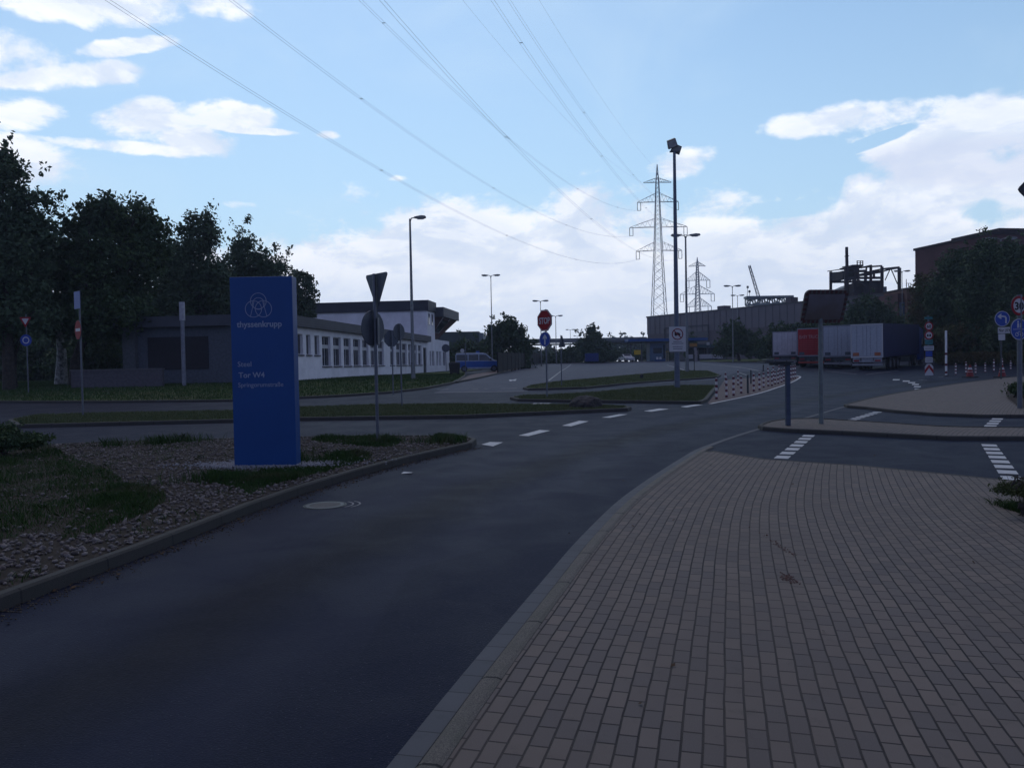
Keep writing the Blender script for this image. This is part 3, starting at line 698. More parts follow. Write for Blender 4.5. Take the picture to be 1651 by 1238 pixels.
# octagon back by the lawn
b = at(634, 636, .1); T_ = lambda py, b=b: zpx(py, b) - b.z; K_ = b.y / F
t = post_thing('road_sign', 'back of an octagonal stop sign on a thin post at the lawn kerb', 'road sign', b)
pole(t, T_(532)); plate(t, octag(13 * K_), None, T_(545), rot=math.radians(180 + 40))
# no-entry sign at far left
b = at(134, 670, .12); T_ = lambda py, b=b: zpx(py, b) - b.z; K_ = b.y / F
t = post_thing('road_sign', 'no entry sign seen nearly edge-on, small blue plate above, at the median left end', 'road sign', b)
pole(t, T_(468))
o = plate(t, circ(15.5 * K_), RED, T_(531), rot=math.radians(-44)); face(o, [(-.22, -.05), (.22, -.05), (.22, .05), (-.22, .05)], SIGNW)
plate(t, [(-.28, -.3), (.28, -.3), (.28, .3), (-.28, .3)], BLUE, T_(483), rot=math.radians(-42))
# yield + blue round under the trees
b = at(46, 633, .1); T_ = lambda py, b=b: zpx(py, b) - b.z; K_ = b.y / F
t = post_thing('road_sign', 'give way triangle above a blue round roundabout sign under the trees at far left', 'road sign', b)
pole(t, T_(506))
o = plate(t, tri(20 * K_), RED, T_(518) + .05); face(o, tri(11.5 * K_), SIGNW)
o = plate(t, circ(9.5 * K_), BLUE, T_(548)); facering(o, 5.5 * K_, 1.4 * K_, SIGNW)
# stop sign
b = at(882, 640.5, .12); T_ = lambda py, b=b: zpx(py, b) - b.z; K_ = b.y / F
t = post_thing('road_sign', 'red octagonal stop sign above a blue straight-ahead arrow sign, on the traffic island', 'road sign', b)
pole(t, T_(498), .036)
rr = 17 * K_
o = plate(t, octag(rr), RED, T_(516), rot=math.radians(-50)); 
pz = octag(rr); 
mb = MB(); mb2 = octag(rr * .95); mb3 = octag(rr * .90)
vs = [(x, -.081, z) for x, z in mb2] + [(x, -.081, z) for x, z in mb3]
MB().add(vs, [(i, (i + 1) % 8, 8 + (i + 1) % 8, 8 + i) for i in range(8)]).build('rim', SIGNW, o)
text('STOP', width=rr * 1.5, height=rr * .62, m=SIGNW, parent=o, x=0, y=-.081, z=-rr * .31, align='CENTER', bold=.02)
o = plate(t, circ(12.3 * K_), BLUE, T_(546.5), rot=math.radians(-46)); facering(o, 11.6 * K_, .5 * K_, SIGNW); face(o, arrow_up(20 * K_), SIGNW)
# triangle back behind it
b = at(905.5, 622, .12); T_ = lambda py, b=b: zpx(py, b) - b.z; K_ = b.y / F
t = post_thing('road_sign', 'dark back of an upright triangular warning sign right of the stop sign', 'road sign', b)
pole(t, T_(540)); plate(t, tri(23 * K_, down=False), None, T_(552.5), rot=math.radians(180 - 65))
# round back at the building end
b = at(719.5, 599, .1); T_ = lambda py, b=b: zpx(py, b) - b.z; K_ = b.y / F
t = post_thing('road_sign', 'dark round sign back in front of the far end of the white building', 'road sign', b)
pole(t, T_(555)); plate(t, circ(6.4 * K_), None, T_(561), rot=math.radians(180 + 10))
b = at(751, 605.5, .1); T_ = lambda py, b=b: zpx(py, b) - b.z; K_ = b.y / F
t = post_thing('road_sign', 'thin grey post with a small pale round sign, left of the police van', 'road sign', b)
pole(t, T_(552), .035); plate(t, circ(3.4 * K_), SIGNW, T_(565), x=-.25)
# mast sign with no-trucks symbol hangs on the flood mast (built below)
# thin post by island
b = at(1119.5, 598, .12); T_ = lambda py, b=b: zpx(py, b) - b.z
t = post_thing('thin_post', 'thin bare post on the long grass island beside the tall street lamp', 'post', b)
pole(t, T_(573), .04, DARKM); MB().box(-.06, .06, -.06, .06, T_(573), T_(573) + .06).build('post_cap', DARKM, t)
# 30 zone stack at right
b = at(1644, 657, .12); T_ = lambda py, b=b: zpx(py, b) - b.z; K_ = b.y / F
t = post_thing('road_sign', 'red ringed 30 sign above a blue pedestrian and bicycle sign, at the right edge', 'road sign', b)
pole(t, T_(474), .07); 
def text_sign(o, s, w, h, z, m=SIGNK, lvl=1, bold=.03): return text(s, width=w, height=h, m=m, name='lettering', parent=o, x=0, y=-.079 - .003 * lvl, z=z, align='CENTER', bold=bold)
x_ = -4 * K_
r = 16 * K_; o = plate(t, circ(r), SIGNW, T_(492), x=x_, rot=math.radians(14)); facering(o, r * .98, r * .26, RED); text_sign(o, '30', r * 1.12, r * .82, -r * .41)
r = 17.5 * K_; o = plate(t, circ(r), BLUE, T_(530), x=x_, rot=math.radians(14)); facering(o, r * .97, r * .06, SIGNW)
o2 = face(o, [(-r * .7, -r * .02), (r * .7, -r * .02), (r * .7, r * .02), (-r * .7, r * .02)], SIGNW)
pd = MB()
for dx, s_ in ((-.14, 1.0), (.14, .75)):
    pd.prism(circ(r * .09 * s_, dx * r, r * .68 * s_), -.081, -.078)
    pd.prism([(dx * r - .1 * r * s_, r * .12), (dx * r - .03 * r, r * .12), (dx * r, r * .3 * s_), (dx * r + .04 * r, r * .12), (dx * r + .11 * r * s_, r * .12), (dx * r + .09 * r, r * .56 * s_), (dx * r - .08 * r, r * .56 * s_)], -.081, -.078)
for dx in (-.26, .26): pd.ring(dx * r, -.46 * r, .19 * r, .05 * r, -.081, -.078, 20)
pd.prism([(-.28 * r, -.46 * r), (-.08 * r, -.2 * r), (-.03 * r, -.2 * r), (-.22 * r, -.46 * r)], -.081, -.078); pd.prism([(-.08 * r, -.24 * r), (.2 * r, -.24 * r), (.2 * r, -.19 * r), (-.08 * r, -.19 * r)], -.081, -.078)
pd.prism([(.14 * r, -.14 * r), (.24 * r, -.46 * r), (.29 * r, -.46 * r), (.19 * r, -.14 * r)], -.081, -.078)
pd.build('symbol', SIGNW, o)
# blue left arrow with text plate
b = at_y(1614, 600, 47); b.z = G(b.x, b.y); T_ = lambda py, b=b: zpx(py, b) - b.z; K_ = b.y / F
t = post_thing('road_sign', 'blue turn-left arrow sign with a white plate Nur LKW below, beside the 30 sign', 'road sign', b)
pole(t, T_(500), .05, DARKM)
r = 12.5 * K_; o = plate(t, circ(r), BLUE, T_(513.5), x=.03); facering(o, r * .97, r * .06, SIGNW)
face(o, [(.38 * r, -.6 * r), (.58 * r, -.6 * r), (.58 * r, .12 * r), (.42 * r, .34 * r), (.1 * r, .40 * r), (-.18 * r, .42 * r), (-.05 * r, .62 * r), (-.25 * r, .62 * r), (-.62 * r, .3 * r), (-.25 * r, 0), (-.05 * r, 0), (-.18 * r, .22 * r), (.1 * r, .22 * r), (.32 * r, .18 * r), (.38 * r, .02 * r)], SIGNW)
w = 12 * K_; h = 5 * K_; x_ = 5.5 * K_
o = plate(t, [(-w, -h), (w, -h), (w, h), (-w, h)], SIGNW, T_(532), x=x_); text_sign(o, 'Nur LKW', w * 1.7, h * 1.05, -h * .5, bold=.015)
w = 5.6 * K_; h = 5.2 * K_; o = plate(t, [(-w, -h), (w, -h), (w, h), (-w, h)], SIGNW, T_(543), x=0)
text_sign(o, '7,5 t', w * 1.4, h * .6, -h * .3, bold=.0) if False else None
# sign stack near the trucks
b = at(1497, 610, .01); T_ = lambda py, b=b: zpx(py, b) - b.z; K_ = b.y / F
t = post_thing('road_sign', 'post stacked with two red ringed signs, small plates and a red chevron', 'road sign', b)
pole(t, T_(508), .04)
MB().box(-6 * K_, 6 * K_, -.08, .02, T_(514), T_(510.5)).build('direction_board', mat('teal_sign', (.02, .12, .13), .5), t)
r = 7.2 * K_; o = plate(t, circ(r), SIGNW, T_(525.5)); facering(o, r * .98, r * .28, RED); text_sign(o, '60', r * 1.0, r * .8, -r * .4)
r = 7.4 * K_; o = plate(t, circ(r), SIGNW, T_(540)); facering(o, r * .98, r * .28, RED)
for dx, m_ in ((-.26, 1), (.26, 1)): MB().prism([(dx * r - .2 * r, -.28 * r), (dx * r + .2 * r, -.28 * r), (dx * r + .2 * r, -.02 * r), (dx * r + .12 * r, .22 * r), (dx * r - .12 * r, .22 * r), (dx * r - .2 * r, -.02 * r)], -.081, -.078).build('symbol', SIGNK, o)
w = 8 * K_
for y0, y1, m_, ww, nm in ((547, 555, mat('teal_sign', (.02, .12, .13)), 6.5, 'sign_plate'), (557, 564.5, SIGNW, 8, 'sign_plate'), (565.5, 574.5, BLUE, 5.6, 'sign_plate'), (575.5, 584, SIGNW, 6, 'sign_plate')):
    h = abs(T_(y0) - T_(y1)) / 2; w = ww * K_; o = plate(t, [(-w, -h), (w, -h), (w, h), (-w, h)], m_, (T_(y0) + T_(y1)) / 2)
    if m_ is SIGNW:
        for q in (-.35, .35): face(o, [(-w * .8, q * h - h * .12), (w * .8, q * h - h * .12), (w * .8, q * h + h * .12), (-w * .8, q * h + h * .12)], SIGNBACK, name='print_line')
h = abs(T_(586) - T_(605)) / 2; w = 7 * K_; zc = (T_(586) + T_(605)) / 2
o = plate(t, [(-w, -h), (w, -h), (w, h * .5), (w * .5, h), (-w * .5, h), (-w, h * .5)], SIGNW, zc)
face(o, [(-w, -h * .7), (0, h * .3), (w, -h * .7), (w, -h * .05), (0, h * .9), (-w, -h * .05)], RED)

# ---------------------------------------------------------------- traffic mirror and steel post on the crossing island
b = at(1324, 682, .1); T_ = lambda py, b=b: zpx(py, b) - b.z; K_ = b.y / F
t = post_thing('traffic_mirror', 'large rectangular traffic mirror with striped border on a grey post on the crossing island', 'traffic mirror', b)
MB().cyl((0, 0, 0), (0, .0, T_(512)), .058, .055, 14).build('post', mat('mirror_post', (.12, .14, .14), .6), t)
mw, mh = 36.5 * K_, abs(T_(466) - T_(521)) / 2; zc = (T_(466) + T_(521)) / 2
mx = Matrix.Translation((.06, -.10, zc)) @ Matrix.Rotation(math.radians(8), 4, 'Z') @ Matrix.Rotation(math.radians(22), 4, 'X')
def rrect(w, h, r, n=5):
    out = []
    for cx, cz, a0 in ((w - r, h - r, 0), (-w + r, h - r, 90), (-w + r, -h + r, 180), (w - r, -h + r, 270)):
        for i in range(n + 1): a = math.radians(a0 + 90 * i / n); out.append((cx + r * math.cos(a), cz + r * math.sin(a)))
    return out
hd = MB().prism(rrect(mw, mh, .14), -.02, .05).build('mirror_frame', mat('mirror_border', (.085, .08, .078), .6), t, bevel=.01); hd.matrix_local = mx
# red stripes round the border
st = MB(); 
def border_pts(w, h, n_w, n_h):
    L = []
    for i in range(n_w): L.append((-w + 2 * w * (i + .5) / n_w, -h, 0)); L.append((-w + 2 * w * (i + .5) / n_w, h, 0))
    for i in range(n_h): L.append((-w, -h + 2 * h * (i + .5) / n_h, 1)); L.append((w, -h + 2 * h * (i + .5) / n_h, 1))
    return L
for x, z, v in border_pts(mw - .045, mh - .045, 9, 6):
    if abs(x) > mw - .16 and abs(z) > mh - .16 and False: continue
    a, c = (.035, .045) if v == 0 else (.045, .035)
    MB().box(x - a, x + a, -.026, -.0205, z - c, z + c).build('border_stripe', mat('faded_red', (.075, .035, .032), .6), hd)
pass
gm = MB(); nx, nz = 16, 12; gw, gh = mw - .1, mh - .1; vs = []; fs = []
for j in range(nz + 1):
    for i in range(nx + 1):
        x = -gw + 2 * gw * i / nx; z = -gh + 2 * gh * j / nz; vs.append((x, -.03 - .05 * (1 - (x / gw)**2) * .5 - .05 * (1 - (z / gh)**2) * .5, z))
for j in range(nz):
    for i in range(nx): a = j * (nx + 1) + i; fs.append((a, a + 1, a + nx + 2, a + nx + 1))
gm.add(vs, fs).build('mirror_glass', mat('mirror_glass', (.20, .19, .21), .35, metal=.45, col2=(.15, .13, .12), scale=1.2), hd, smooth_=True)
MB().box(-.05, .05, -.05, .12, zc - .08, zc + .08).build('bracket', DARKM, t)
b = at(1270.5, 685, .1); T_ = lambda py, b=b: zpx(py, b) - b.z; K_ = b.y / F
t = post_thing('card_reader_post', 'square dark steel post topped by a flat arm, on the crossing island', 'post', b)
MB().box(-.055, .055, -.055, .055, 0, T_(582)).build('post', mat('blue_steel_post', (.05, .065, .10), .5, metal=.4), t, bevel=.01)
MB().box(-.64, .09, -.2, .2, T_(583.5), T_(581)).build('top_plate', DARKM, t, bevel=.008)
MB().box(-.42, .05, -.15, .15, T_(587), T_(583.5)).build('housing', DARKM, t, bevel=.008)
MB().box(-.60, .02, -.18, .18, T_(579), T_(577.6)).build('cover_plate', GALV, t)
for x in (-.5, -.06): pass
for x in (-.3, -.02): MB().cyl((x, 0, T_(581)), (x, 0, T_(579)), .02).build('spacer', GALV, t)

# ---------------------------------------------------------------- street lamps
def lamp_head(t, x, z, s, L=1.0, dirn=1, y=0):
    a = Vector((x, y, z)); 
    MB().tube([(x, y, z - .25), (x + .1 * dirn, y, z + .02), (x + .38 * dirn, y, z + .08)], [.05, .045, .04], 8).build('lamp_arm', LAMPM, t)
    P = [(.3, 0), (.36, .09), (.9, .17), (1.22, .14), (1.3, .06), (1.26, -.02), (.9, -.06), (.45, -.03)]
    h = MB().prism([(x + q[0] * dirn * L, z + q[1] + .04) for q in P], y - .15, y + .15).build('lamp_head', LAMPM, t, bevel=.03)
    MB().prism([(x + q[0] * dirn * L, z + q[1] + .04) for q in ((.5, -.035), (1.2, -.03), (1.05, -.1), (.6, -.1))], y - .11, y + .11).build('lamp_glass', mat('lamp_cover', (.3, .31, .32), .25), h)
def street_lamp(label, base, top_py, heads=2, L=1.0, r0=.09, r1=.045, rot=0.0, cat='street lamp'):
    t = thing('street_lamp', label, cat, base, rot, 'street lamps')
    h = zpx(top_py, base) - base.z
    MB().cyl((0, 0, -.05), (0, 0, 1.2), r0 * 1.25, r0 * 1.2, 14).build('pole_base', LAMPM, t)
    MB().cyl((0, 0, 1.2), (0, 0, h), r0, r1, 14).build('pole', LAMPM, t)
    for d in ((1, -1) if heads == 2 else (1,)): lamp_head(t, 0, h + .02, 1, L, d)
    return t
street_lamp('single-headed street lamp on the lawn in front of the white building', at(666.4, 611, .1), 353, 1, .9, .13, .07)
def far(px, py, Y):
    p = at_y(px, py, Y); p.z = G(p.x, p.y); return p
street_lamp('double-headed street lamp rising left of the round leafy tree', far(794, 590, 108), 445, 2)
street_lamp('double-headed street lamp right behind the stop sign', far(873, 580, 125), 486, 2)
street_lamp('double-headed street lamp whose top peeks out right of the stop sign', far(897, 580, 140), 510, 2)
street_lamp('small distant double street lamp above the bridge, left of the pointed tree', far(920, 570, 215), 532, 2)
street_lamp('smallest distant double street lamp above the bridge deck', far(931, 570, 265), 542, 2)
street_lamp('double-headed street lamp close beside the tall floodlight mast', at(1108, 599, .11), 381, 2, 1.0, .13, .07)
street_lamp('double-headed street lamp in the verge before the long factory hall', far(1182, 577, 118), 462, 2)
street_lamp('double-headed street lamp a little farther right along the factory hall', far(1190, 574, 150), 477, 2)
street_lamp('double-headed street lamp next to the steel frame plant', far(1455, 570, 125), 438, 2)
street_lamp('double-headed street lamp before the dark trees at the right', far(1614, 580, 82), 386, 2, 1.3)
# floodlight mast
b = at(1092, 625.5, .11); T_ = lambda py, b=b: zpx(py, b) - b.z; K_ = b.y / F
t = thing('floodlight_mast', 'tall floodlight mast carrying the white no trucks board, on the traffic island', 'floodlight', b, 0)
MB().cyl((0, 0, -.05), (0, 0, T_(245)), .15, .075, 18).build('pole', mat('mast_steel', (.09, .11, .15), .5, metal=.3), t)
for i, (cx, cy, an) in enumerate(((1086, 233, 20), (1094, 240, -22))):
    x = (cx - 1090) * K_; z = T_(cy); mx = Matrix.Translation((x, -.1 + .25 * i, z)) @ Matrix.Rotation(math.radians(-an), 4, 'Y') @ Matrix.Rotation(math.radians(25), 4, 'X')
    o = MB().prism([(-.26, -.2), (.26, -.2), (.22, .24), (-.22, .24)], -.1, .1).build('floodlight_head', DARKM, t, bevel=.02); o.matrix_local = mx
    MB().box(-.22, .22, -.104, -.1, -.16, .2).build('lamp_glass', mat('lamp_cover', (.3, .31, .32)), o)
MB().box(-.25, .3, -.03, .03, T_(246), T_(243.5)).build('bracket', DARKM, t)
sb = thing('no_trucks_board', 'white board with a ringed crossed-out truck and text, fixed to the floodlight mast', 'sign', (b.x, b.y - .2, b.z), 0)
w, h, zc = 13.2 * K_, abs(T_(527) - T_(567)) / 2, (T_(527) + T_(567)) / 2
MB().box(-w, w, -.02, .02, zc - h, zc + h).build('board', SIGNW, sb, bevel=.006)
r = 9.2 * K_; z1 = T_(539)
MB().ring(0, z1, r, r * .17, -.026, -.0205, 40).prism([(-.72 * r, z1 + .6 * r), (-.6 * r, z1 + .72 * r), (.72 * r, z1 - .6 * r), (.6 * r, z1 - .72 * r)], -.0285, -.0265).build('prohibition_ring', mat('dull_red', (.16, .02, .03), .5), sb)
c = MB().prism([(-.5 * r, z1 - .2 * r), (.5 * r, z1 - .2 * r), (.5 * r, z1 + .02 * r), (.28 * r, z1 + .25 * r), (.12 * r, z1 + .25 * r), (.12 * r, z1 + .3 * r), (-.5 * r, z1 + .3 * r)], -.026, -.0205)
for dx in (-.28, .3): c.prism(circ(.12 * r, dx * r, z1 - .22 * r, 12), -.026, -.0205)
c.build('symbol', SIGNK, sb)
for py, wd in ((551, 11), (554, 15), (559, 13), (562.3, 12)):
    MB().box(-wd * K_ * .62, wd * K_ * .62, -.023, -.0205, T_(py + .55), T_(py - .55)).build('print_line', mat('grey_print', (.10, .10, .13), .6), sb)

# ---------------------------------------------------------------- bollards
WB = mat('bollard_white', (.50, .47, .45), .6, var=.12); RB = mat('bollard_red', (.10, .016, .03), .6)
def bollard(label, base, h, group, r=.05, dark=False, bands=4):
    t = thing('bollard', label, 'bollard', (base.x, base.y, base.z - .02), 0, group)
    if dark:
        MB().cyl((0, 0, 0), (0, 0, h), r * 1.0, r, 10).build('post', DARKM, t); MB().cyl((0, 0, h), (0, 0, h + .04), r * 1.25, r * .6, 10).build('cap', BLACK, t); return t
    MB().cyl((0, 0, 0), (0, 0, .04), r * 1.5, r * 1.3, 10).build('foot', BLACK, t)
    MB().cyl((0, 0, .03), (0, 0, h), r, r, 10).build('post', WB, t)
    mb = MB(); 
    for i in range(bands):
        z = h * (.93 - i * .285); mb.cyl((0, 0, z - h * .07), (0, 0, z + h * .06), r * 1.07, r * 1.07, 10)
    mb.build('red_band', RB, t); MB().cyl((0, 0, h), (0, 0, h + .03), r * .9, r * .4, 10).build('cap', WB, t)
    return t
front = [(1155.2, 643.6, 609.5), (1171.2, 640.5, 608), (1182.8, 638, 606.5), (1195.1, 634, 606.5), (1205.8, 634, 605, 'd'), (1215.4, 631, 602.3), (1224.5, 629, 601.3), (1231.2, 625, 600), (1238.7, 622.5, 598.5),
         (1244.7, 622, 598), (1249.8, 619.5, 597.6), (1254.8, 618.8, 596.5), (1260, 616.5, 595), (1263.8, 614.5, 594), (1267, 613.5, 593), (1271, 612.8, 592), (1275.2, 611.8, 589.5), (1279, 611, 589), (1282.4, 610.4, 588.6)]
ordn = ['nearest', 'second', 'third', 'fourth', 'fifth', 'sixth', 'seventh', 'eighth', 'ninth', 'tenth', 'eleventh', 'twelfth', 'thirteenth', 'fourteenth', 'fifteenth', 'sixteenth', 'seventeenth', 'eighteenth', 'farthest']
for i, q in enumerate(front):
    b = at(q[0], q[1], .016); h = zpx(q[2], b, q[0]) - b.z; dk = len(q) > 3
    bollard(('plain dark grey bollard in the front row along the white line' if dk else ordn[i] + ' red and white bollard from the left in the front row along the white line'), b, h, 'bollards along the curved white line', dark=dk)
rear = [(1170, 626.5, 600.5), (1190, 621, 597), (1210.8, 618.5, 597, 'd'), (1231, 613.5, 588.5, 'd'), (1238.2, 614, 592.5), (1246.8, 612.5, 590.5), (1256, 610.5, 589), (1265.5, 609, 588)]
for i, q in enumerate(rear):
    b = at(q[0], q[1], .016); h = zpx(q[2], b, q[0]) - b.z; dk = len(q) > 3
    bollard(('slim dark bollard' if dk else 'red and white bollard') + ', ' + ordn[i + 0 if i else 0].replace('nearest', 'first') + ' from the left in the rear row of the paved block', b, h, 'bollards in the rear row of the paved block', r=.045, dark=dk)
right = [(1541, 604.5, 586), (1557.5, 602.5, 583.5), (1573, 603, 585.5), (1588.5, 600.5, 585), (1602.5, 599.3, 579.5), (1616, 597, 578), (1629.5, 596, 582)]
for i, q in enumerate(right):
    b = at(q[0], q[1], .01); h = zpx(q[2], b, q[0]) - b.z
    bollard(['first', 'second', 'third', 'fourth', 'fifth', 'sixth', 'last'][i] + ' thin striped bollard from the left behind the two traffic cones', b, h, 'bollards behind the traffic cones', r=.055)
b = at(1525.5, 606, .01); h = zpx(533, b) - b.z
t = thing('marker_pole', 'tall white pole with red bands at its foot, standing beyond the far pavement', 'pole', b, 0)
MB().cyl((0, 0, 0), (0, 0, h), .07, .07, 12).build('post', WHITE, t)
mb = MB()
for z in (.05, .22, .46): mb.cyl((0, 0, h * z), (0, 0, h * (z + .055)), .074, .074, 12)
mb.build('red_band', RB, t); MB().cyl((0, 0, 0), (0, 0, .06), .18, .14, 12).build('foot', BLACK, t)
CONE = mat('cone_red', (.16, .018, .02), .7)
cone0 = None
for i, (x, y, lab) in enumerate(((1564, 608.5, 'red and white traffic cone standing left of the other cone, near the tall white pole'), (1615.5, 608.5, 'red and white traffic cone standing below the blue turn-left sign'))):
    b = at(x, y, .01); h = zpx(588, b) - b.z
    if cone0 is None:
        t = thing('traffic_cone', lab, 'traffic cone', b, .3, 'traffic cones')
        MB().box(-.34, .34, -.34, .34, 0, .07).build('base_plate', BLACK, t, bevel=.015)
        MB().cyl((0, 0, .07), (0, 0, h), .24, .05, 20).build('cone', CONE, t, smooth_=False)
        mb = MB()
        for a, c in ((.28, .45), (.62, .78)): mb.cyl((0, 0, h * a), (0, 0, h * c), .25 + (.05 - .24) * a + .0, .25 + (.05 - .24) * c, 20, caps=False)
        mb.build('reflective_band', SIGNW, t); cone0 = t
    else:
        c = copy_tree(cone0); c.location = b; c['label'] = lab
# hydrant on long island
b = at(1034.6, 610, .11); h = zpx(602.5, b) - b.z
t = thing('hydrant', 'short black hydrant post on the long grass island', 'hydrant', b, 0)
MB().cyl((0, 0, 0), (0, 0, h * .8), .12, .12, 14).build('barrel', BLACK, t); MB().cyl((0, 0, h * .8), (0, 0, h), .15, .07, 14).build('cap', BLACK, t)
# boulder
b = at(944, 656.5, .1); K_ = b.y / F; rng = np.random.RandomState(4)
bm = bmesh.new(); bmesh.ops.create_icosphere(bm, subdivisions=4, radius=1)
from mathutils import noise as mn
for v in bm.verts:
    n_ = v.co.normalized(); d = 1 + .22 * mn.noise(n_ * 1.6 + Vector((3, 1, 2))) + .10 * mn.noise(n_ * 4.2) + .04 * mn.noise(n_ * 11)
    v.co = Vector((n_.x * 25 * K_ * d, n_.y * .75 * d, max(-.15, n_.z * 23 * K_ * d * (.92 if n_.x > 0 else .9) + 0)))
    v.co.z = max(-.1, v.co.z)
me = bpy.data.meshes.new('boulder'); bm.to_mesh(me); bm.free(); me.materials.append(STONE)
o = bpy.data.objects.new('boulder', me); COL.objects.link(o); o.location = b
tag(o, 'dark rounded boulder on the tip of the long grass median', 'boulder')
# manhole cover
b = at(524, 814.5, .006); R_ = 31 * b.y / F
t = thing('manhole_cover', 'round concrete-filled manhole cover in the road beside the near kerb', 'manhole cover', (b.x, b.y, b.z), .2)
def hring(r, w, z0, z1, n=40):
    mb = MB(); vs = []; fs = []
    for z in (z0, z1):
        for rr_ in (r, r - w):
            for i in range(n): vs.append((rr_ * math.cos(2 * math.pi * i / n), rr_ * math.sin(2 * math.pi * i / n), z))
    for i in range(n):
        j = (i + 1) % n; fs += [(2 * n + i, 2 * n + j, 3 * n + j, 3 * n + i), (i, j, 2 * n + j, 2 * n + i), (n + j, n + i, 3 * n + i, 3 * n + j)]
    return mb.add(vs, fs)
hring(R_, .05, -.02, .006).build('iron_frame', DARKM, t); MB().cyl((0, 0, -.02), (0, 0, .005), R_ - .052, R_ - .052, 40).build('cover', mat('cover_concrete', (.09, .088, .085), .8, bump=.5, scale=12), t)
hring(R_ + .03, .02, -.02, .0045).build('joint_ring', BLACK, t)
for dx, r_ in ((.10, R_), (.17, R_ + .02)):
    mb = MB(); P = [(dx + r_ * math.cos(a), r_ * math.sin(a)) for a in np.linspace(-.95, .75, 16)]; Q = [(dx + (r_ + .025) * math.cos(a), (r_ + .025) * math.sin(a)) for a in np.linspace(-.95, .75, 16)]
    mb.add([(x, y, .0035) for x, y in P + Q], [(i, i + 1, 17 + i, 16 + i) for i in range(15)]).build('seam', mat('pale_seam', (.16, .16, .17), .7), t)

# corner of a sign that reaches into the picture at the right edge
b = Vector((1686 - CX, F, 0)) * (12.0 / F); b = Vector((b.x, 12.0, 0.03)); zc = zpx(308, b, 1645) 
t = post_thing('road_sign', 'grey back of a diamond sign whose corner reaches in at the right picture edge', 'road sign', b)
pole(t, zc + .35, .035); hd_ = (1686 - 1637) * 12 / F
def rdia(r, q=.12):
    out = []
    for a in range(4):
        P = [Vector((math.cos(math.radians(90 * (a + k))), math.sin(math.radians(90 * (a + k))))) * r for k in (-1, 0, 1)]
        for w_ in (P[1] + (P[0] - P[1]).normalized() * r * q, P[1] * (1 - q * .28), P[1] + (P[2] - P[1]).normalized() * r * q): out.append((w_.x, w_.y))
    return out
o = plate(t, rdia(hd_ * 1.02), None, zc); MB().add([(x * k, -.082 + (0 if k > .9 else 0), z * k) for k in (1.0, .88) for x, z in rdia(hd_ * 1.02)], [(i, (i + 1) % 12, 12 + (i + 1) % 12, 12 + i) for i in range(12)]).build('rim', DARKM, o)

# ---------------------------------------------------------------- white gatehouse building
RENDER = mat('white_render', (.70, .68, .70), .85, var=.10, scale=.8, bump=.2, bscale=30)
PLINTH = mat('grey_plinth', (.10, .095, .10), .9)
FASC = mat('fascia_sheet', (.055, .06, .075), .6, var=.15, scale=.6)
FASC2 = mat('dark_fascia', (.032, .034, .046), .6, var=.12, scale=.6)
FRAME = mat('window_frame', (.42, .42, .43), .5, var=.05)
SHUT = mat('dark_shutter', (.022, .021, .026), .7)
REDB = mat('red_brown_panel', (.07, .030, .030), .6)
U = Vector((.1127, 1)).normalized(); P0 = Vector((-15.15, 50.9)); BZ = .86
wa = thing('office_building', 'long white single-storey office building with flat roof and upper storey at its far end', 'building', (P0.x, P0.y, BZ), math.atan2(U.y, U.x))
def wt(px): return hit(px, 575, P0, U)[0]
def wz(px, py): return hit(px, py, P0, U)[1] - BZ
def wall(name, x0, x1, z0, z1, ops, y=0.0, m=None, parent=None, depth=.22, th=.3):
    """wall in the local x/z plane with real openings and reveals, front facing -y"""
    xs = sorted({x0, x1} | {v for o in ops for v in (o[0], o[1])}); zs = sorted({z0, z1} | {v for o in ops for v in (o[2], o[3])})
    mb = MB()
    for i in range(len(xs) - 1):
        for j in range(len(zs) - 1):
            cx, cz = (xs[i] + xs[i + 1]) / 2, (zs[j] + zs[j + 1]) / 2
            if any(o[0] < cx < o[1] and o[2] < cz < o[3] for o in ops): continue
            mb.add([(xs[i], y, zs[j]), (xs[i + 1], y, zs[j]), (xs[i + 1], y, zs[j + 1]), (xs[i], y, zs[j + 1])], [(0, 1, 2, 3)])
    for a, b_, c, d in ops:
        q = [(a, c), (b_, c), (b_, d), (a, d)]
        for k in range(4):
            (xa, za), (xb, zb) = q[k], q[(k + 1) % 4]; mb.add([(xa, y, za), (xb, y, zb), (xb, y + th, zb), (xa, y + th, za)], [(0, 1, 2, 3)])
    for xa, za, xb, zb in ((x0, z0, x0, z1), (x1, z0, x1, z1), (x0, z1, x1, z1), (x0, z0, x1, z0)):
        mb.add([(xa, y, za), (xb, y, zb), (xb, y + th, zb), (xa, y + th, za)], [(0, 1, 2, 3)])
    mb.add([(x0, y + th, z0), (x1, y + th, z0), (x1, y + th, z1), (x0, y + th, z1)], [(0, 1, 2, 3)])
    return mb.build(name, m or RENDER, parent)
def window(parent, a, b_, c, d, y=0.0, mull=1, transom=None, sill=True, fm=None):
    yy = y + .16; w = .06
    f = MB().box(a, b_, yy, yy + .06, c, c + w).box(a, b_, yy, yy + .06, d - w, d).box(a, a + w, yy, yy + .06, c + w, d - w).box(b_ - w, b_, yy, yy + .06, c + w, d - w)
    for i in range(mull):
        x = a + (b_ - a) * (i + 1) / (mull + 1); f.box(x - w / 2, x + w / 2, yy + .002, yy + .055, c + w, d - w)
    if transom: f.box(a + w, b_ - w, yy - .003, yy + .05, transom - .14, transom + .14)
    f = f.build('window', fm or FRAME, parent)
    MB().box(a + w * .5, b_ - w * .5, yy + .03, yy + .045, c + w * .5, d - w * .5).build('pane', GLASS, f)
    if sill: MB().box(a - .06, b_ + .06, y - .10, y + .12, c - .09, c - .002).build('sill', PLINTH, f)
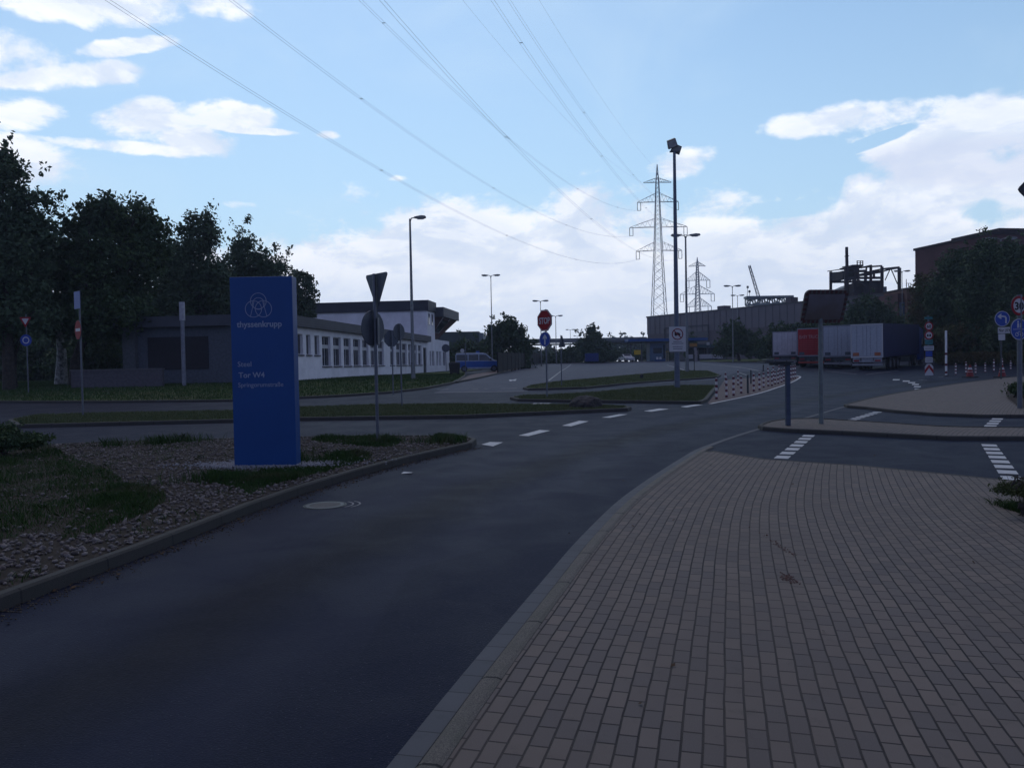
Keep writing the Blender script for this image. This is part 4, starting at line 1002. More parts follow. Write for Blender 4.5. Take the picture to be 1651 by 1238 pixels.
WT, WB_ = 3.8, 4.5
small = [(479.3, 488.7), (494, 501.3), (507.2, 515.3)]
big = [(519.7, 533.3), (537.8, 550), (554.6, 565.9), (570, 581), (584.7, 594.3), (597.8, 606), (610, 619), (629, 635.5), (639, 646.5), (648.5, 656), (658.5, 663), (667, 672.4), (674.2, 680)]
sops = [(wt(a), wt(b_), 1.88, 3.32) for a, b_ in small]; bops = [(wt(a), wt(b_), 1.05, 3.33) for a, b_ in big]
dop = (wt(682.5), wt(687.8), -.3, 3.1)
XT = wt(690)
wall('wall', 0, XT, -.3, WT, sops + bops + [dop], parent=wa)
for o in sops: window(wa, *o, mull=1)
for o in bops: window(wa, *o, mull=1, transom=2.55)
d_ = MB().box(dop[0] + .02, dop[1] - .02, .12, .18, -.3, 3.08).build('door', SHUT, wa); MB().cyl((dop[0] + .15, .08, 1.05), (dop[0] + .3, .08, 1.05), .02).build('handle', GALV, d_)
MB().box(0, XT + 16, -.03, -.003, -.9, .12).build('plinth', PLINTH, wa)
# camera-facing end wall of the long wing: runs to the left (local +y)
eop = []
MB().box(0.002, .3, .302, 10.7, -.9, WT).build('end_wall', mat('shaded_wall_render', (.075, .085, .105), .85), wa)  # white wall, its colour darkened to paint in the shade of the trees
sh = MB().box(-.06, -.003, 5.4 - .6, 9.0, 1.0, 3.15)
sh.build('shutter', SHUT, wa)
MB().box(-.5, XT, -.45, 11.1, WT, WB_).build('roof', FASC, wa)
for i in range(4):
    z = WT + .1 + i * .17; MB().box(-.512, XT - .01, -.462, -.45, z, z + .03).build('roof_rib', FASC2, wa)
# pale pillar and sign post at the left end; the pillar's colour is darkened as tree shade
MB().box(-.35, -.01, 9.7, 10.6, -.9, 3.78).build('pillar', mat('shaded_pillar_render', (.085, .092, .10), .85), wa)
# upper storey block
X2 = wt(702); W2 = 15.6; H2 = 9.75 - BZ; HF = H2 - 1.25
MB().box(XT, X2, .004, W2, WT - .2, HF).build('upper_wall', RENDER, wa)
MB().box(XT - .25, X2 + .1, -.22, W2 + .3, HF, H2).build('upper_roof', FASC2, wa)
for a, b_ in ((691.6, 694.1), (696.6, 699)):
    f = MB().box(wt(a), wt(b_), -.03, .003, wz(694, 525), wz(694, 505.5)).build('window', FRAME, wa); MB().box(wt(a) + .12, wt(b_) - .12, -.04, -.031, wz(694, 525) + .1, wz(694, 505.5) - .1).build('pane', GLASS, f)
# low far part
X3 = wt(724.6); lop = [(wt(a), wt(b_), .9, 2.75) for a, b_ in ((692.8, 695.5), (697, 700.3), (703.8, 706.7), (708.3, 711), (714.5, 718.8))]
wall('far_wall', XT, X3, -.3, 4.25, lop, parent=wa)
for o in lop: window(wa, *o, mull=0, sill=False)
MB().box(.3, XT - .1, 10.4, 10.7, -.9, WT).build('back_wall', mat('shaded_wall_render', (.065, .068, .078), .85), wa)
MB().box(XT, X3, .3, 12, -.9, 4.24).build('far_block', RENDER, wa)
MB().box(X3 + .002, X3 + .05, .02, 11.9, -.5, 4.2).build('far_end_wall', RENDER, wa)
# cantilevered control room with slanted glazing
a0, a1 = X2 + .15, X2 + 11
MB().box(a0 - .1, a1, -1.15, 8, H2 - 2.1 + .35, H2 - .55).build('control_room_roof', FASC, wa)
zb, zt = 4.3, H2 - 1.76
vs = [(a0 + .6, -.85, zt), (a1 - .2, -.85, zt), (a1 - .2, 6, zt), (a0 + .6, 6, zt), (a0 + .9, .9, zb), (a0 + 4.8, .9, zb), (a0 + 4.8, 6, zb), (a0 + .9, 6, zb)]
cr = MB().add(vs, [(0, 1, 2, 3), (4, 5, 6, 7), (0, 1, 5, 4), (1, 2, 6, 5), (2, 3, 7, 6), (3, 0, 4, 7)]).build('control_room', REDB, wa)
MB().bar((a0 + .75, -.95, zt - .05), (a0 + .95, .75, zb + .5), .07).build('mullion', FRAME, cr)
MB().bar((a0 + 5.5, -.9, zt - .05), (a0 + 3.2, .85, zb + .2), .06).build('mullion', FRAME, cr)
MB().add([(a0 + 1.0, -.80, zt - .35), (a0 + 5.2, -.80, zt - .35), (a0 + 3.1, .78, zb + .3), (a0 + 1.1, .78, zb + .3)], [(0, 1, 2, 3)]).build('pane', GLASS, cr)
# tall pale pipe post at the left
b = at(297, 622, .1); b.y -= 0
h = zpx(487, b) - b.z
t = thing('flue_pipe', 'pale upright flue pipe standing before the left end of the white building', 'pipe', b, 0)
MB().cyl((0, 0, 0), (0, 0, h * .78), .12, .12, 14).build('pipe', mat('pale_steel', (.16, .17, .20), .5), t); MB().cyl((0, 0, h * .78), (0, 0, h), .17, .17, 14).build('pipe_cap', mat('pale_cap', (.30, .30, .33), .5), t)
# low wall behind the trees
b1, b2 = at(115, 626, .1), at(262, 623, .1)
t = thing('low_wall', 'low grey rendered wall under the trees left of the white building', 'wall', b1, math.atan2(b2.y - b1.y, b2.x - b1.x))
L_ = (b2 - b1).length
MB().box(0, L_, 0, .3, -.3, 1.05).build('wall_body', mat('grey_render', (.08, .075, .085), .9), t); MB().box(-.05, L_ + .05, -.05, .35, 1.05, 1.13).build('coping', PLINTH, t)
# dark container by the building end
b = at(733, 604, .1); K_ = b.y / F
t = thing('waste_container', 'dark waste container standing at the far corner of the white building', 'container', b, .1)
MB().prism([(-7.5 * K_, .15), (7.5 * K_, .15), (9 * K_, 17 * K_), (-9 * K_, 17 * K_)], -.6, .6).build('body', BLACK, t, bevel=.04)
MB().prism([(-9.5 * K_, 17 * K_), (9.5 * K_, 17 * K_), (8 * K_, 20 * K_), (-8 * K_, 20 * K_)], -.65, .65).build('lid', DARKM, t, bevel=.04)
for sx in (-1, 1): MB().cyl((sx * 5.5 * K_, -.35, .12), (sx * 5.5 * K_, -.25, .12), .12).build('wheel', RUBBER, t)

# ---------------------------------------------------------------- vehicles
def wheel(t, x, y0, y1, r, name='wheel'):
    o = MB().cyl((x, y0, r), (x, y1, r), r, r, 22).build(name, RUBBER, t)
    s = -1 if y0 < y1 else 1
    MB().cyl((x, y0 + .005 * s, r), (x, y0 + .03 * s, r), r * .6, r * .5, 16).build('rim', GALV, o)
    return o
def car(name, label, cat, loc, rot, L, Wd, Hh, prof, glass, bodym, stripe=None, bar=False, wr=.33, lowm=None):
    """side profile in x/z, front towards +x"""
    t = thing(name, label, cat, loc, rot)
    MB().prism(prof, -Wd / 2, Wd / 2).build('body', bodym, t, bevel=.05)
    for g in glass:
        for s in (-1, 1): MB().prism(g, s * (Wd / 2 + .003), s * (Wd / 2 + .012)).build('side_window', GLASS, t)
    if stripe:
        for s in (-1, 1): MB().prism(stripe[0], s * (Wd / 2 + .002), s * (Wd / 2 + .008)).build('stripe', stripe[1], t)
    for x in (L * .19 - L / 2, L * .82 - L / 2):
        for s in (-1, 1): wheel(t, x, s * (Wd / 2 + .01), s * (Wd / 2 - .2), wr)
    for s in (-1, 1):
        MB().box(L / 2 - .09, L / 2 - .01, s * Wd * .42 - .12, s * Wd * .42 + .12, .62, .80).build('headlight', mat('headlight_glass', (.5, .5, .5), .15), t)
        MB().box(-L / 2 - .01, -L / 2 + .04, s * Wd * .43 - .08, s * Wd * .43 + .08, .8, 1.1).build('tail_light', RED, t)
    return t
VAN_B = mat('police_silver', (.30, .34, .42), .4); VAN_S = mat('police_blue', (.015, .075, .30), .4)
b = at(772, 601.3, .02); K_ = b.y / F; b.z = G(b.x, b.y) + .15
b.y = b.y
prof = [(-2.4, .3), (2.35, .3), (2.45, .75), (2.15, 1.08), (1.55, 1.2), (.75, 1.88), (.45, 1.96), (-2.3, 1.96), (-2.42, 1.7)]
gl = [[(.05, 1.18), (1.32, 1.18), (.72, 1.76), (.05, 1.78)], [(-1.05, 1.18), (-.05, 1.18), (-.05, 1.78), (-1.05, 1.78)], [(-2.3, 1.18), (-1.15, 1.18), (-1.15, 1.78), (-2.3, 1.78)]]
t = car('police_van', 'silver and blue police van parked beyond the white building, facing right', 'van', b, math.radians(4), 4.9, 1.9, 1.96, prof, gl, VAN_B, ([(-2.4, .48), (2.38, .48), (2.4, .78), (2.1, 1.08), (-2.4, 1.08)], VAN_S))
MB().box(-.25, .1, -.6, .6, 1.97, 2.14).build('light_bar', VAN_S, t, bevel=.03)
for s in (-1, 1): MB().box(1.15, 1.3, s * .95, s * 1.15, 1.15, 1.35).build('wing_mirror', BLACK, t)

def trailer(label, rear_px, right_px, gpy, top_py, sidem, doorm, rot, L=13.6, cab=None, doorstyle=0, textred=False, gname='articulated lorries parked side by side', lift=0):
    """rear face spans rear_px..right_px; local -y = rear, long axis +y"""
    A = at(rear_px, gpy, .02); K_ = A.y / F; mid = at((rear_px + right_px) / 2, gpy, .02)
    mid.z = G(mid.x, mid.y) + .01
    Wd = 2.55; t = thing('articulated_lorry', label, 'lorry', mid, rot, gname)
    t.rotation_euler = (math.radians(1.2), 0, rot)
    Ht = zpx(top_py, mid, rear_px) - mid.z; z0 = 1.12
    bx = MB().box(-Wd / 2, Wd / 2, .05, L, z0, Ht).build('trailer_box', sidem, t, bevel=.02)
    # rear frame and doors
    MB().box(-Wd / 2 - .004, Wd / 2 + .004, -.01, .06, z0 - .02, z0 + .10).box(-Wd / 2 - .004, Wd / 2 + .004, -.01, .06, Ht - .1, Ht + .01).box(-Wd / 2 - .004, -Wd / 2 + .07, -.01, .06, z0 + .1, Ht - .1).box(Wd / 2 - .07, Wd / 2 + .004, -.01, .06, z0 + .1, Ht - .1).build('door_frame', mat('frame_grey', (.20, .21, .24), .5) if doorstyle != 2 else SIGNW, t)
    for s in (-1, 1):
        x0, x1 = sorted((s * .012, s * (Wd / 2 - .075)))
        d = MB().box(x0, x1, .012, .045, z0 + .11, Ht - .11).build('door', doorm, t)
        for xx in (.3, .8):
            MB().cyl((s * xx, .0, z0 + .15), (s * xx, .0, Ht - .15), .018, n=6).build('lock_rod', mat('door_rod', (.26, .27, .3), .5) if not textred else RED, d)
        MB().box(min(s * .62, s * 1.1), max(s * .62, s * 1.1), -.02, .01, z0 + .14, z0 + .42).build('reflective_panel', mat('orange_panel', (.30, .10, .05), .6) if doorstyle == 2 else SIGNBACK, d)
    if textred:
        text('EASY TRUCK', width=1.9, height=.34, m=mat('faded_print', (.36, .20, .21), .6), parent=t, x=-1.05, y=.005, z=Ht - 1.0, bold=.01)
        for i, w in enumerate((1.7, 1.9, 1.5, 1.8, 1.6)): MB().box(-1.0, -1.0 + w, .001, .006, Ht - 1.25 - i * .2, Ht - 1.21 - i * .2).build('print_line', mat('pink_print', (.33, .07, .07), .5), t)
    MB().box(-1.2, 1.2, .08, .16, .42, .62).build('bumper', mat('red_bumper', (.28, .04, .03), .6) if textred else mat('steel_bumper', (.18, .18, .20), .5), t, bevel=.01)
    MB().box(-1.15, 1.15, .1, .3, .72, z0).build('rear_panel', DARKM if doorstyle != 2 else mat('pale_panel', (.24, .25, .28), .5), t)
    for s in (-1, 1):
        MB().box(s * .85 - .22, s * .85 + .22, .06, .1, .78, .92).build('tail_light', mat('tail_red', (.22, .01, .012), .4), t)
        MB().box(s * .5 - .06, s * .5 + .06, .1, L - 1.5, .82, z0).build('chassis_rail', BLACK, t)
        for y in (2.6, 3.9, 5.2):
            o = MB().cyl((s * 1.25, y, .52), (s * .95, y, .52), .52, n=22).build('wheel', RUBBER, t); MB().cyl((s * 1.255, y, .52), (s * 1.23, y, .52), .3, n=14).build('rim', GALV, o)
        MB().box(s * 1.22 - .015, s * 1.22 + .015, 6.3, 9.6, .55, 1.0).build('side_guard', DARKM, t)
        MB().box(s * .9 - .04, s * .9 + .04, L - 2.6, L - 2.4, .05, z0).build('landing_leg', DARKM, t)
    if cab:
        y0 = L + .15
        MB().prismx([(y0, .5), (y0 + 2.2, .5), (y0 + 2.28, 1.4), (y0 + 2.1, 2.4), (y0 + 1.9, 3.5), (y0 + .2, 3.75), (y0, 3.4)], -1.22, 1.22).build('cab', cab, t, bevel=.08)
        MB().box(-1.0, 1.0, y0 - 2.6, y0 + 1.8, .6, 1.0).build('tractor_chassis', BLACK, t)
        for s in (-1, 1):
            MB().prismx([(y0 + .95, 1.75), (y0 + 2.1, 1.75), (y0 + 2.0, 2.6), (y0 + 1.05, 2.6)], s * 1.225, s * 1.235).build('cab_window', GLASS, t)
            MB().box(s * 1.42 - .1, s * 1.42 + .1, y0 + 1.95, y0 + 2.1, 2.0, 2.65).build('wing_mirror', SIGNW, t, bevel=.03)
            for y in (y0 - 1.6, y0 + 1.35):
                o = MB().cyl((s * 1.2, y, .5), (s * .9, y, .5), .5, n=22).build('wheel', RUBBER, t); MB().cyl((s * 1.21, y, .5), (s * 1.18, y, .5), .28, n=14).build('rim', GALV, o)
        MB().prism([(-1.0, 1.75), (1.0, 1.75), (.95, 2.75), (-.95, 2.75)], y0 + 2.13, y0 + 2.16).build('windscreen', GLASS, t)
    return t
GREYW = mat('trailer_white', (.30, .32, .36), .55, var=.08); NAVY = mat('navy_tarpaulin', (.010, .013, .055), .6, var=.15, scale=.7); REDT = mat('red_trailer', (.30, .008, .012), .5, var=.08)
for nm, args in (('C', ('lorry with white rear doors and a dark blue side, rightmost of the row', 1373, 1422.5, 597.5, 523, NAVY, GREYW, math.radians(-39), 13.6, mat('blue_cab', (.015, .04, .16), .45), 2)),):
    trailer(*args)
trailer('lorry with plain pale grey rear doors, parked between the red one and the blue-sided one', 1330, 1372, 594.5, 525, mat('dark_red_side', (.10, .01, .016), .55), GREYW, math.radians(-28), 13.6, BLACK, 0)
trailer('red lorry with white lettering across its rear doors', 1287, 1329, 592.5, 529.5, REDT, REDT, math.radians(-26), 13.6, REDT, 1, True)
trailer('lorry with weathered white rear doors, leftmost of the row', 1245.5, 1286, 590, 535, GREYW, mat('door_white', (.40, .41, .44), .55, var=.12, scale=2), math.radians(-24), 12.5, GREYW, 0)

# ---------------------------------------------------------------- gate, booths, hall, plant
BLUEC = mat('canopy_blue', (.010, .055, .19), .5); GREYC = mat('canopy_grey', (.07, .075, .085), .6)
TEALC = mat('canopy_teal', (.02, .06, .085), .5)
def P_(px, py, Y): return at_y(px, py, Y)
def boxpx(name, m, parent, x0, x1, y0, y1, Y, depth, loc, bevel=0):
    """box in a thing whose empty sits at loc: pixel rectangle at depth Y"""
    a = P_(x0, y1, Y); c = P_(x1, y0, Y); return MB().box(a.x - loc.x, c.x - loc.x, Y - loc.y, Y - loc.y + depth, a.z - loc.z, c.z - loc.z).build(name, m, parent, bevel=bevel)
loc = far(1075, 582, 150)
t = thing('gate_canopy', 'blue edged canopy over the gate lanes in front of the factory hall', 'canopy', loc)
boxpx('canopy_roof', BLUEC, t, 1013, 1141, 544.3, 551, 149, 12, loc)
for x in (1016, 1034, 1140): boxpx('canopy_post', GREYC, t, x, x + 1.6, 551, 583, 152, .25, loc)
loc = far(1060, 582, 151)
t = thing('gatehouse_booth', 'blue-grey gatehouse booth with dark windows below the blue canopy', 'booth', loc)
bd = boxpx('booth_body', mat('booth_blue', (.07, .12, .19), .6), t, 1048, 1073, 552.5, 582.5, 151, 4, loc)
boxpx('window', GLASS, t, 1053.5, 1067, 561, 569.5, 150.9, .12, loc); boxpx('window', GLASS, t, 1069.6, 1072, 556, 578, 150.9, .12, loc)
for x in (1058.5, 1063.5): boxpx('white_box', WHITE, t, x, x + 3, 575.5, 579.5, 150.6, .3, loc)
boxpx('base_skirt', BLUEC, t, 1056, 1072, 579.5, 582.8, 150.7, .2, loc)
loc = far(1028, 575, 148)
t = thing('warning_board', 'yellow board below the left end of the blue canopy', 'sign', loc)
boxpx('board', YELL, t, 1022.5, 1033, 564.3, 571.8, 148, .08, loc)
for x in (1024, 1031.3): boxpx('board_post', DARKM, t, x, x + .7, 571.8, 583, 148.1, .08, loc)
loc = far(1118, 575, 146)
t = thing('warning_board', 'orange board at the left end of the teal canopy', 'sign', loc)
boxpx('board', mat('orange_board', (.25, .12, .02), .6), t, 1112, 1124, 553.5, 559, 146, .08, loc); boxpx('board_post', DARKM, t, 1117.6, 1118.4, 559, 583, 146.1, .08, loc)
loc = far(1000, 582, 156)
t = thing('bus_shelter_roof', 'long grey flat canopy left of the blue gate canopy', 'canopy', loc)
boxpx('canopy_roof', GREYC, t, 975, 1013, 548, 552.5, 154, 8, loc)
for x in (984, 1011): boxpx('canopy_post', DARKM, t, x, x + 1, 552.5, 583, 155, .2, loc)
for i, x in enumerate((983.5, 998)): boxpx('lamp_column', WHITE, t, x, x + .9, 566, 575, 153.8, .15, loc)
loc = far(1140, 582, 153)
t = thing('entrance_canopy', 'low teal canopy with dark glazed front right of the no trucks board', 'canopy', loc)
boxpx('canopy_roof', TEALC, t, 1105, 1170, 554.3, 560.5, 152, 9, loc)
boxpx('back_wall', mat('dark_panel', (.03, .033, .04), .6), t, 1106, 1160, 560.5, 583, 158, .3, loc)
for x in (1126, 1136, 1146, 1156): boxpx('mullion', GREYC, t, x, x + .7, 560.5, 573, 154, .2, loc)
boxpx('sign_disc', SIGNW, t, 1139.5, 1144, 551.5, 556.5, 151.8, .1, loc); boxpx('canopy_post', GREYC, t, 1168, 1169.5, 560.5, 583, 152.2, .2, loc)
for x0, x1, y0, y1, lab in ((1110, 1118, 571.5, 578.5, 'low white barrier block left of the pale statue-like booth'), (1128.5, 1148.5, 571, 578.5, 'long low white barrier block under the teal canopy'),
                            (1149.5, 1157, 571.5, 578, 'short low white barrier block next to the tall white cabinet'), (1157.5, 1165, 563.5, 578.5, 'tall white cabinet under the right end of the teal canopy')):
    loc = far((x0 + x1) / 2, 578, 148)
    t = thing('barrier_block' if 'barrier' in lab else 'cabinet', lab, 'barrier' if 'barrier' in lab else 'cabinet', loc, 0)
    boxpx('panel', mat('barrier_white', (.33, .33, .36), .6), t, x0, x1, y0, y1, 148, .5, loc, bevel=.04); boxpx('foot', DARKM, t, x0 + .8, x1 - .8, y1, 583, 148.1, .35, loc)
loc = far(1122.5, 580, 145)
t = thing('ticket_machine', 'pale narrow ticket column below the orange board', 'ticket machine', loc)
boxpx('column', mat('pale_column', (.22, .20, .22), .6), t, 1120.6, 1124.6, 565, 582.5, 145, .5, loc, bevel=.05); boxpx('head', mat('pale_column', (.22, .20, .22), .6), t, 1119.6, 1123.5, 560.5, 565, 145.05, .45, loc, bevel=.06)
for i, x in enumerate((1074.2, 1077.4)):
    loc = far(x, 583, 146)
    t = thing('gate_post', ('left' if i == 0 else 'right') + ' one of two yellowish posts just left of the no trucks board', 'post', loc, 0, 'yellowish gate posts')
    boxpx('post', mat('sand_post', (.24, .21, .14), .6), t, x - .5, x + .6, 567, 583.5, 146, .2, loc); boxpx('cap', YELL, t, x - .7, x + .8, 566.2, 567, 145.95, .3, loc)
# white car at the gate
b = far(1009.5, 584, 147); b.z += .05
prof = [(-2.1, .3), (2.05, .3), (2.12, .62), (1.9, .85), (1.05, .95), (.35, 1.42), (-1.2, 1.46), (-1.95, 1.0), (-2.15, .8)]
gl = [[(-.2, .97), (.85, .97), (.3, 1.34), (-.2, 1.36)], [(-1.65, .99), (-.28, .97), (-.28, 1.36), (-1.15, 1.37)]]
t = car('parked_car', 'small white car standing left of the yellow board at the gate', 'car', b, math.radians(-75), 4.2, 1.7, 1.46, prof, gl, mat('car_white', (.45, .45, .46), .35))
MB().add([(.98, -.72, .99), (.98, .72, .99), (.42, .62, 1.39), (.42, -.62, 1.39)], [(0, 1, 2, 3)]).build('windscreen', GLASS, t)
MB().box(-.45, .35, -.7, .7, 1.44, 1.48).build('roof_rack', DARKM, t)
# blue skip container by the pointed tree
loc = far(955, 582, 139)
t = thing('skip_container', 'blue steel container in front of the pointed tree', 'container', loc)
boxpx('container_body', mat('container_blue', (.012, .03, .17), .5), t, 944, 965, 569.5, 583, 139, 2.2, loc, bevel=.05)
for i in range(6): boxpx('side_rib', mat('container_rib', (.01, .025, .13), .5), t, 945 + i * 3.5, 945.8 + i * 3.5, 570.5, 582.5, 138.9, .12, loc)
# factory hall
A = P_(1043, 512.2, 200); B = P_(1296, 488.5, 156); topz = (A.z + B.z) / 2
v = Vector((B.x - A.x, B.y - A.y)); L = v.length; ang = math.atan2(v.y, v.x); v.normalize()
th_ = thing('factory_hall', 'long grey-brown flat-roofed factory hall of ribbed sheet metal behind the gate', 'factory hall', (A.x, A.y, 1.7), ang)
HALL = mat('hall_sheet_upper', (.115, .10, .115), .7, var=.1, scale=.15); HALL2 = mat('hall_sheet_lower', (.085, .068, .078), .7, var=.12, scale=.15)
zt = topz - 1.7; L2 = L + 36
MB().box(0, L2, 0, 42, zt * .62, zt).build('upper_cladding', HALL, th_); MB().box(.05, L2, .12, 42, -1, zt * .62).build('lower_cladding', HALL2, th_)
MB().box(-.2, L2, -.15, 42, zt, zt + .35).build('roof_edge', mat('roof_edge', (.06, .055, .06), .6), th_)
for i in range(44):
    x = 1.2 + i * L2 / 44.5; MB().box(x, x + .14, -.09, -.005, zt * .62 + .02, zt - .02).build('cladding_rib', mat('rib_grey', (.085, .075, .085), .7), th_)
mb = MB().box(7, 7.25, -.3, -.1, -1, zt * .72).box(22.5, 22.75, -.3, -.1, -1, zt * .72).box(7, 22.75, -.3, -.1, zt * .72, zt * .72 + .3)
mb.build('door_frame', mat('rib_dark', (.05, .045, .055), .7), th_)
MB().box(7.3, 22.4, .0, .1, 0, zt * .6).build('sliding_door', mat('door_grey', (.07, .062, .07), .7), th_)
for i in range(9):
    x = 28 + i * 8; f = MB().box(x, x + 5.5, .04, .11, zt * .18, zt * .34).build('window', mat('rib_dark', (.05, .045, .055)), th_); MB().box(x + .2, x + 5.3, .03, .039, zt * .18 + .2, zt * .34 - .2).build('pane', GLASS, f)
MB().box(L * .87, L * .87 + 1.5, 2, 4, zt + .35, zt + 1.6).build('roof_vent', HALL2, th_)
MB().box(L * .50, L * .50 + 2.2, .5, 2.5, zt + .35, zt + 1.15).build('roof_vent', HALL2, th_)
# lattice gantry on the roof
def truss(mb, a, b, h, n, w=.22, wd=2.0):
    a = Vector(a); b = Vector(b); d = (b - a).normalized(); s = Vector((-d.y, d.x, 0)) * wd
    for o in (Vector((0, 0, 0)), s):
        for z in (0, h): mb.bar(a + o + Vector((0, 0, z)), b + o + Vector((0, 0, z)), w)
        for i in range(n + 1):
            p = a.lerp(b, i / n) + o; mb.bar(p, p + Vector((0, 0, h)), w * .7)
            if i < n: q = a.lerp(b, (i + 1) / n) + o; mb.bar(p + Vector((0, 0, h * (i % 2))), q + Vector((0, 0, h * (1 - i % 2))), w * .55)
    for i in range(0, n + 1, 2):
        for z in (0, h): p = a.lerp(b, i / n) + Vector((0, 0, z)); mb.bar(p, p + s, w * .6)
Yg = 176
a = P_(1206, 491.5, Yg); c = P_(1277, 486, Yg)
t = thing('roof_gantry', 'pale green-grey lattice gantry standing on the roof of the factory hall', 'gantry', (a.x, a.y, a.z))
mb = MB(); hh = P_(1206, 479, Yg).z - P_(1206, 489, Yg).z
GANT = mat('gantry_grey', (.17, .20, .20), .6)
truss(mb, (0, 0, 0), (c.x - a.x, 0, .3), hh, 9, .32); mb.build('lattice_truss', GANT, t)
MB().box(-.3, c.x - a.x + .3, -.3, 2.3, hh + .1, hh + .55).build('walkway', GANT, t)
for i, f_ in enumerate((0, .18, .36, .54, .72, .9, 1.0)): MB().bar(((c.x - a.x) * f_, 0, -2.2), ((c.x - a.x) * f_, 0, 0), .3).build('leg', GANT, t)
# crane jib
Yc = 240; a = P_(1224, 482, Yc); c = P_(1208, 428, Yc)
t = thing('lattice_crane', 'thin leaning lattice crane jib rising behind the roof gantry', 'crane', (a.x, a.y, G(a.x, a.y)))
mb = MB(); A3 = Vector((0, 0, a.z - t.location.z)); B3 = Vector((c.x - a.x, 0, c.z - t.location.z))
d = (B3 - A3).normalized(); s = Vector((d.z, 0, -d.x)); base = A3 - d * (A3.z / d.z)
n = 22
for sx in (-1, 1):
    for sy in (-1, 1): mb.bar(base + s * sx * .6 + Vector((0, sy * .6, 0)), B3 + s * sx * .25 + Vector((0, sy * .25, 0)), .13)
for i in range(n):
    p = base.lerp(B3, i / n); q = base.lerp(B3, (i + 1) / n); w0 = .6 - .35 * i / n; k = 1 if i % 2 else -1
    mb.bar(p + s * w0 * k + Vector((0, -w0, 0)), q - s * w0 * k + Vector((0, -w0, 0)), .07); mb.bar(p + s * w0 * k + Vector((0, w0, 0)), q - s * w0 * k + Vector((0, w0, 0)), .07)
mb.build('jib', mat('crane_grey', (.13, .14, .17), .6), t); MB().box(-3, 3, -2, 2, 0, 2.5).build('crane_cab', DARKM, t)
for px0, px1, y0, y1, lab in ((1202, 1205.5, 496, 464, 'very thin leaning aerial mast left of the roof gantry'), (1208.7, 1208.4, 486, 471, 'short thin mast on the left end of the roof gantry')):
    a = P_(px0, y0, 180); c = P_(px1, y1, 180); t = thing('aerial_mast', lab, 'mast', a)
    MB().cyl((0, 0, -3), (c.x - a.x, 0, c.z - a.z), .09, .05, 8).build('mast_tube', DARKM, t); MB().box(-.2 + c.x - a.x, .2 + c.x - a.x, -.2, .2, c.z - a.z - .1, c.z - a.z + .4).build('mast_head', DARKM, t)

# steel frame plant
Yp = 150; loc = far(1412, 570, Yp)
t = thing('steel_plant', 'dark rusty open steel frame plant with a tall chimney pipe, behind the trees', 'industrial plant', loc)
RUST = mat('rusty_steel', (.040, .028, .030), .85, col2=(.018, .015, .018), scale=.8)
def L3(px, py, dy=0): p = P_(px, py, Yp); return Vector((p.x - loc.x, dy, p.z - loc.z))
def stick(name, pts, w=.5, ys=(0,)):
    for dy in ys:
        mb = MB()
        for (x0, y0), (x1, y1) in zip(pts[:-1], pts[1:]): mb.bar(L3(x0, y0, dy), L3(x1, y1, dy), w * .48)
        mb.build(name, RUST, t)
MB().cyl(L3(1382, 560, 4), L3(1379.5, 393.5, 4), .40, .28, 14).build('chimney', RUST, t)
MB().cyl(L3(1379.8, 409, 4), L3(1379.7, 408, 4), .42, .42, 14).build('chimney_collar', RUST, t)
stick('column', [(1363.5, 431), (1363.5, 560)], .9, (0, 7)); stick('column', [(1404, 428), (1404, 560)], .8, (0, 7)); stick('column', [(1422, 430), (1422.5, 560)], .9, (0, 7)); stick('column', [(1450, 432), (1450, 560)], 1.0, (0, 7))
stick('column', [(1381, 450), (1381.5, 560)], 1.2, (1,))
for pts, w in (([(1358, 430.5), (1383, 427)], .35), ([(1362, 434), (1404, 430), (1422, 428.8)], .6), ([(1404, 438), (1422, 434), (1450, 431)], .7), ([(1362, 448.5), (1423, 448)], .9), ([(1388, 432), (1405, 428)], .6),
               ([(1364, 438), (1408, 438.5), (1424, 437)], .5), ([(1424, 437.5), (1436, 434), (1450, 432)], .6), ([(1382, 443), (1404, 442)], .4), ([(1409, 437), (1409, 449)], .7), ([(1397, 429), (1396, 449)], .5)):
    stick('beam', pts, w, (0, 7))
stick('brace', [(1427, 452), (1436, 432)], .3); stick('brace', [(1436, 432), (1447, 458)], .3); stick('brace', [(1393, 440), (1400, 449)], .3); stick('brace', [(1366, 478), (1380, 467)], .3); stick('brace', [(1384, 452), (1396, 462)], .8)
def blk(name, x0, x1, y0, y1, dy, dp, m=RUST): a = L3(x0, y1); c = L3(x1, y0); MB().box(a.x, c.x, dy, dy + dp, a.z, c.z).build(name, m, t)
blk('deck', 1378, 1396, 425.5, 428.5, 1, 6); blk('machine_house', 1364, 1374, 435, 448, 1.5, 5); blk('machine_house', 1384, 1393, 430, 447, 2, 4); blk('hopper', 1397, 1424, 451, 488, 1, 9); blk('hopper', 1385, 1400, 460, 520, 2, 8); blk('lower_house', 1400, 1449, 475, 560, 3, 9)
blk('silo', 1425.5, 1444, 455.5, 463, 9, 6, mat('silo_blue', (.06, .075, .10), .6)); blk('silo', 1449.5, 1454, 457, 475, 6, 5, mat('silo_teal', (.08, .11, .13), .6))
blk('side_house', 1425, 1463, 473, 560, 8, 8, mat('brown_house', (.055, .035, .035), .8))
for x in (1386, 1391, 1395): blk('railing_post', x, x + .7, 419, 425.5, 1, .3)
blk('railing_bar', 1386, 1395.7, 419.2, 420, 1, .3); blk('railing_bar', 1386, 1395.7, 422, 422.7, 1, .3)
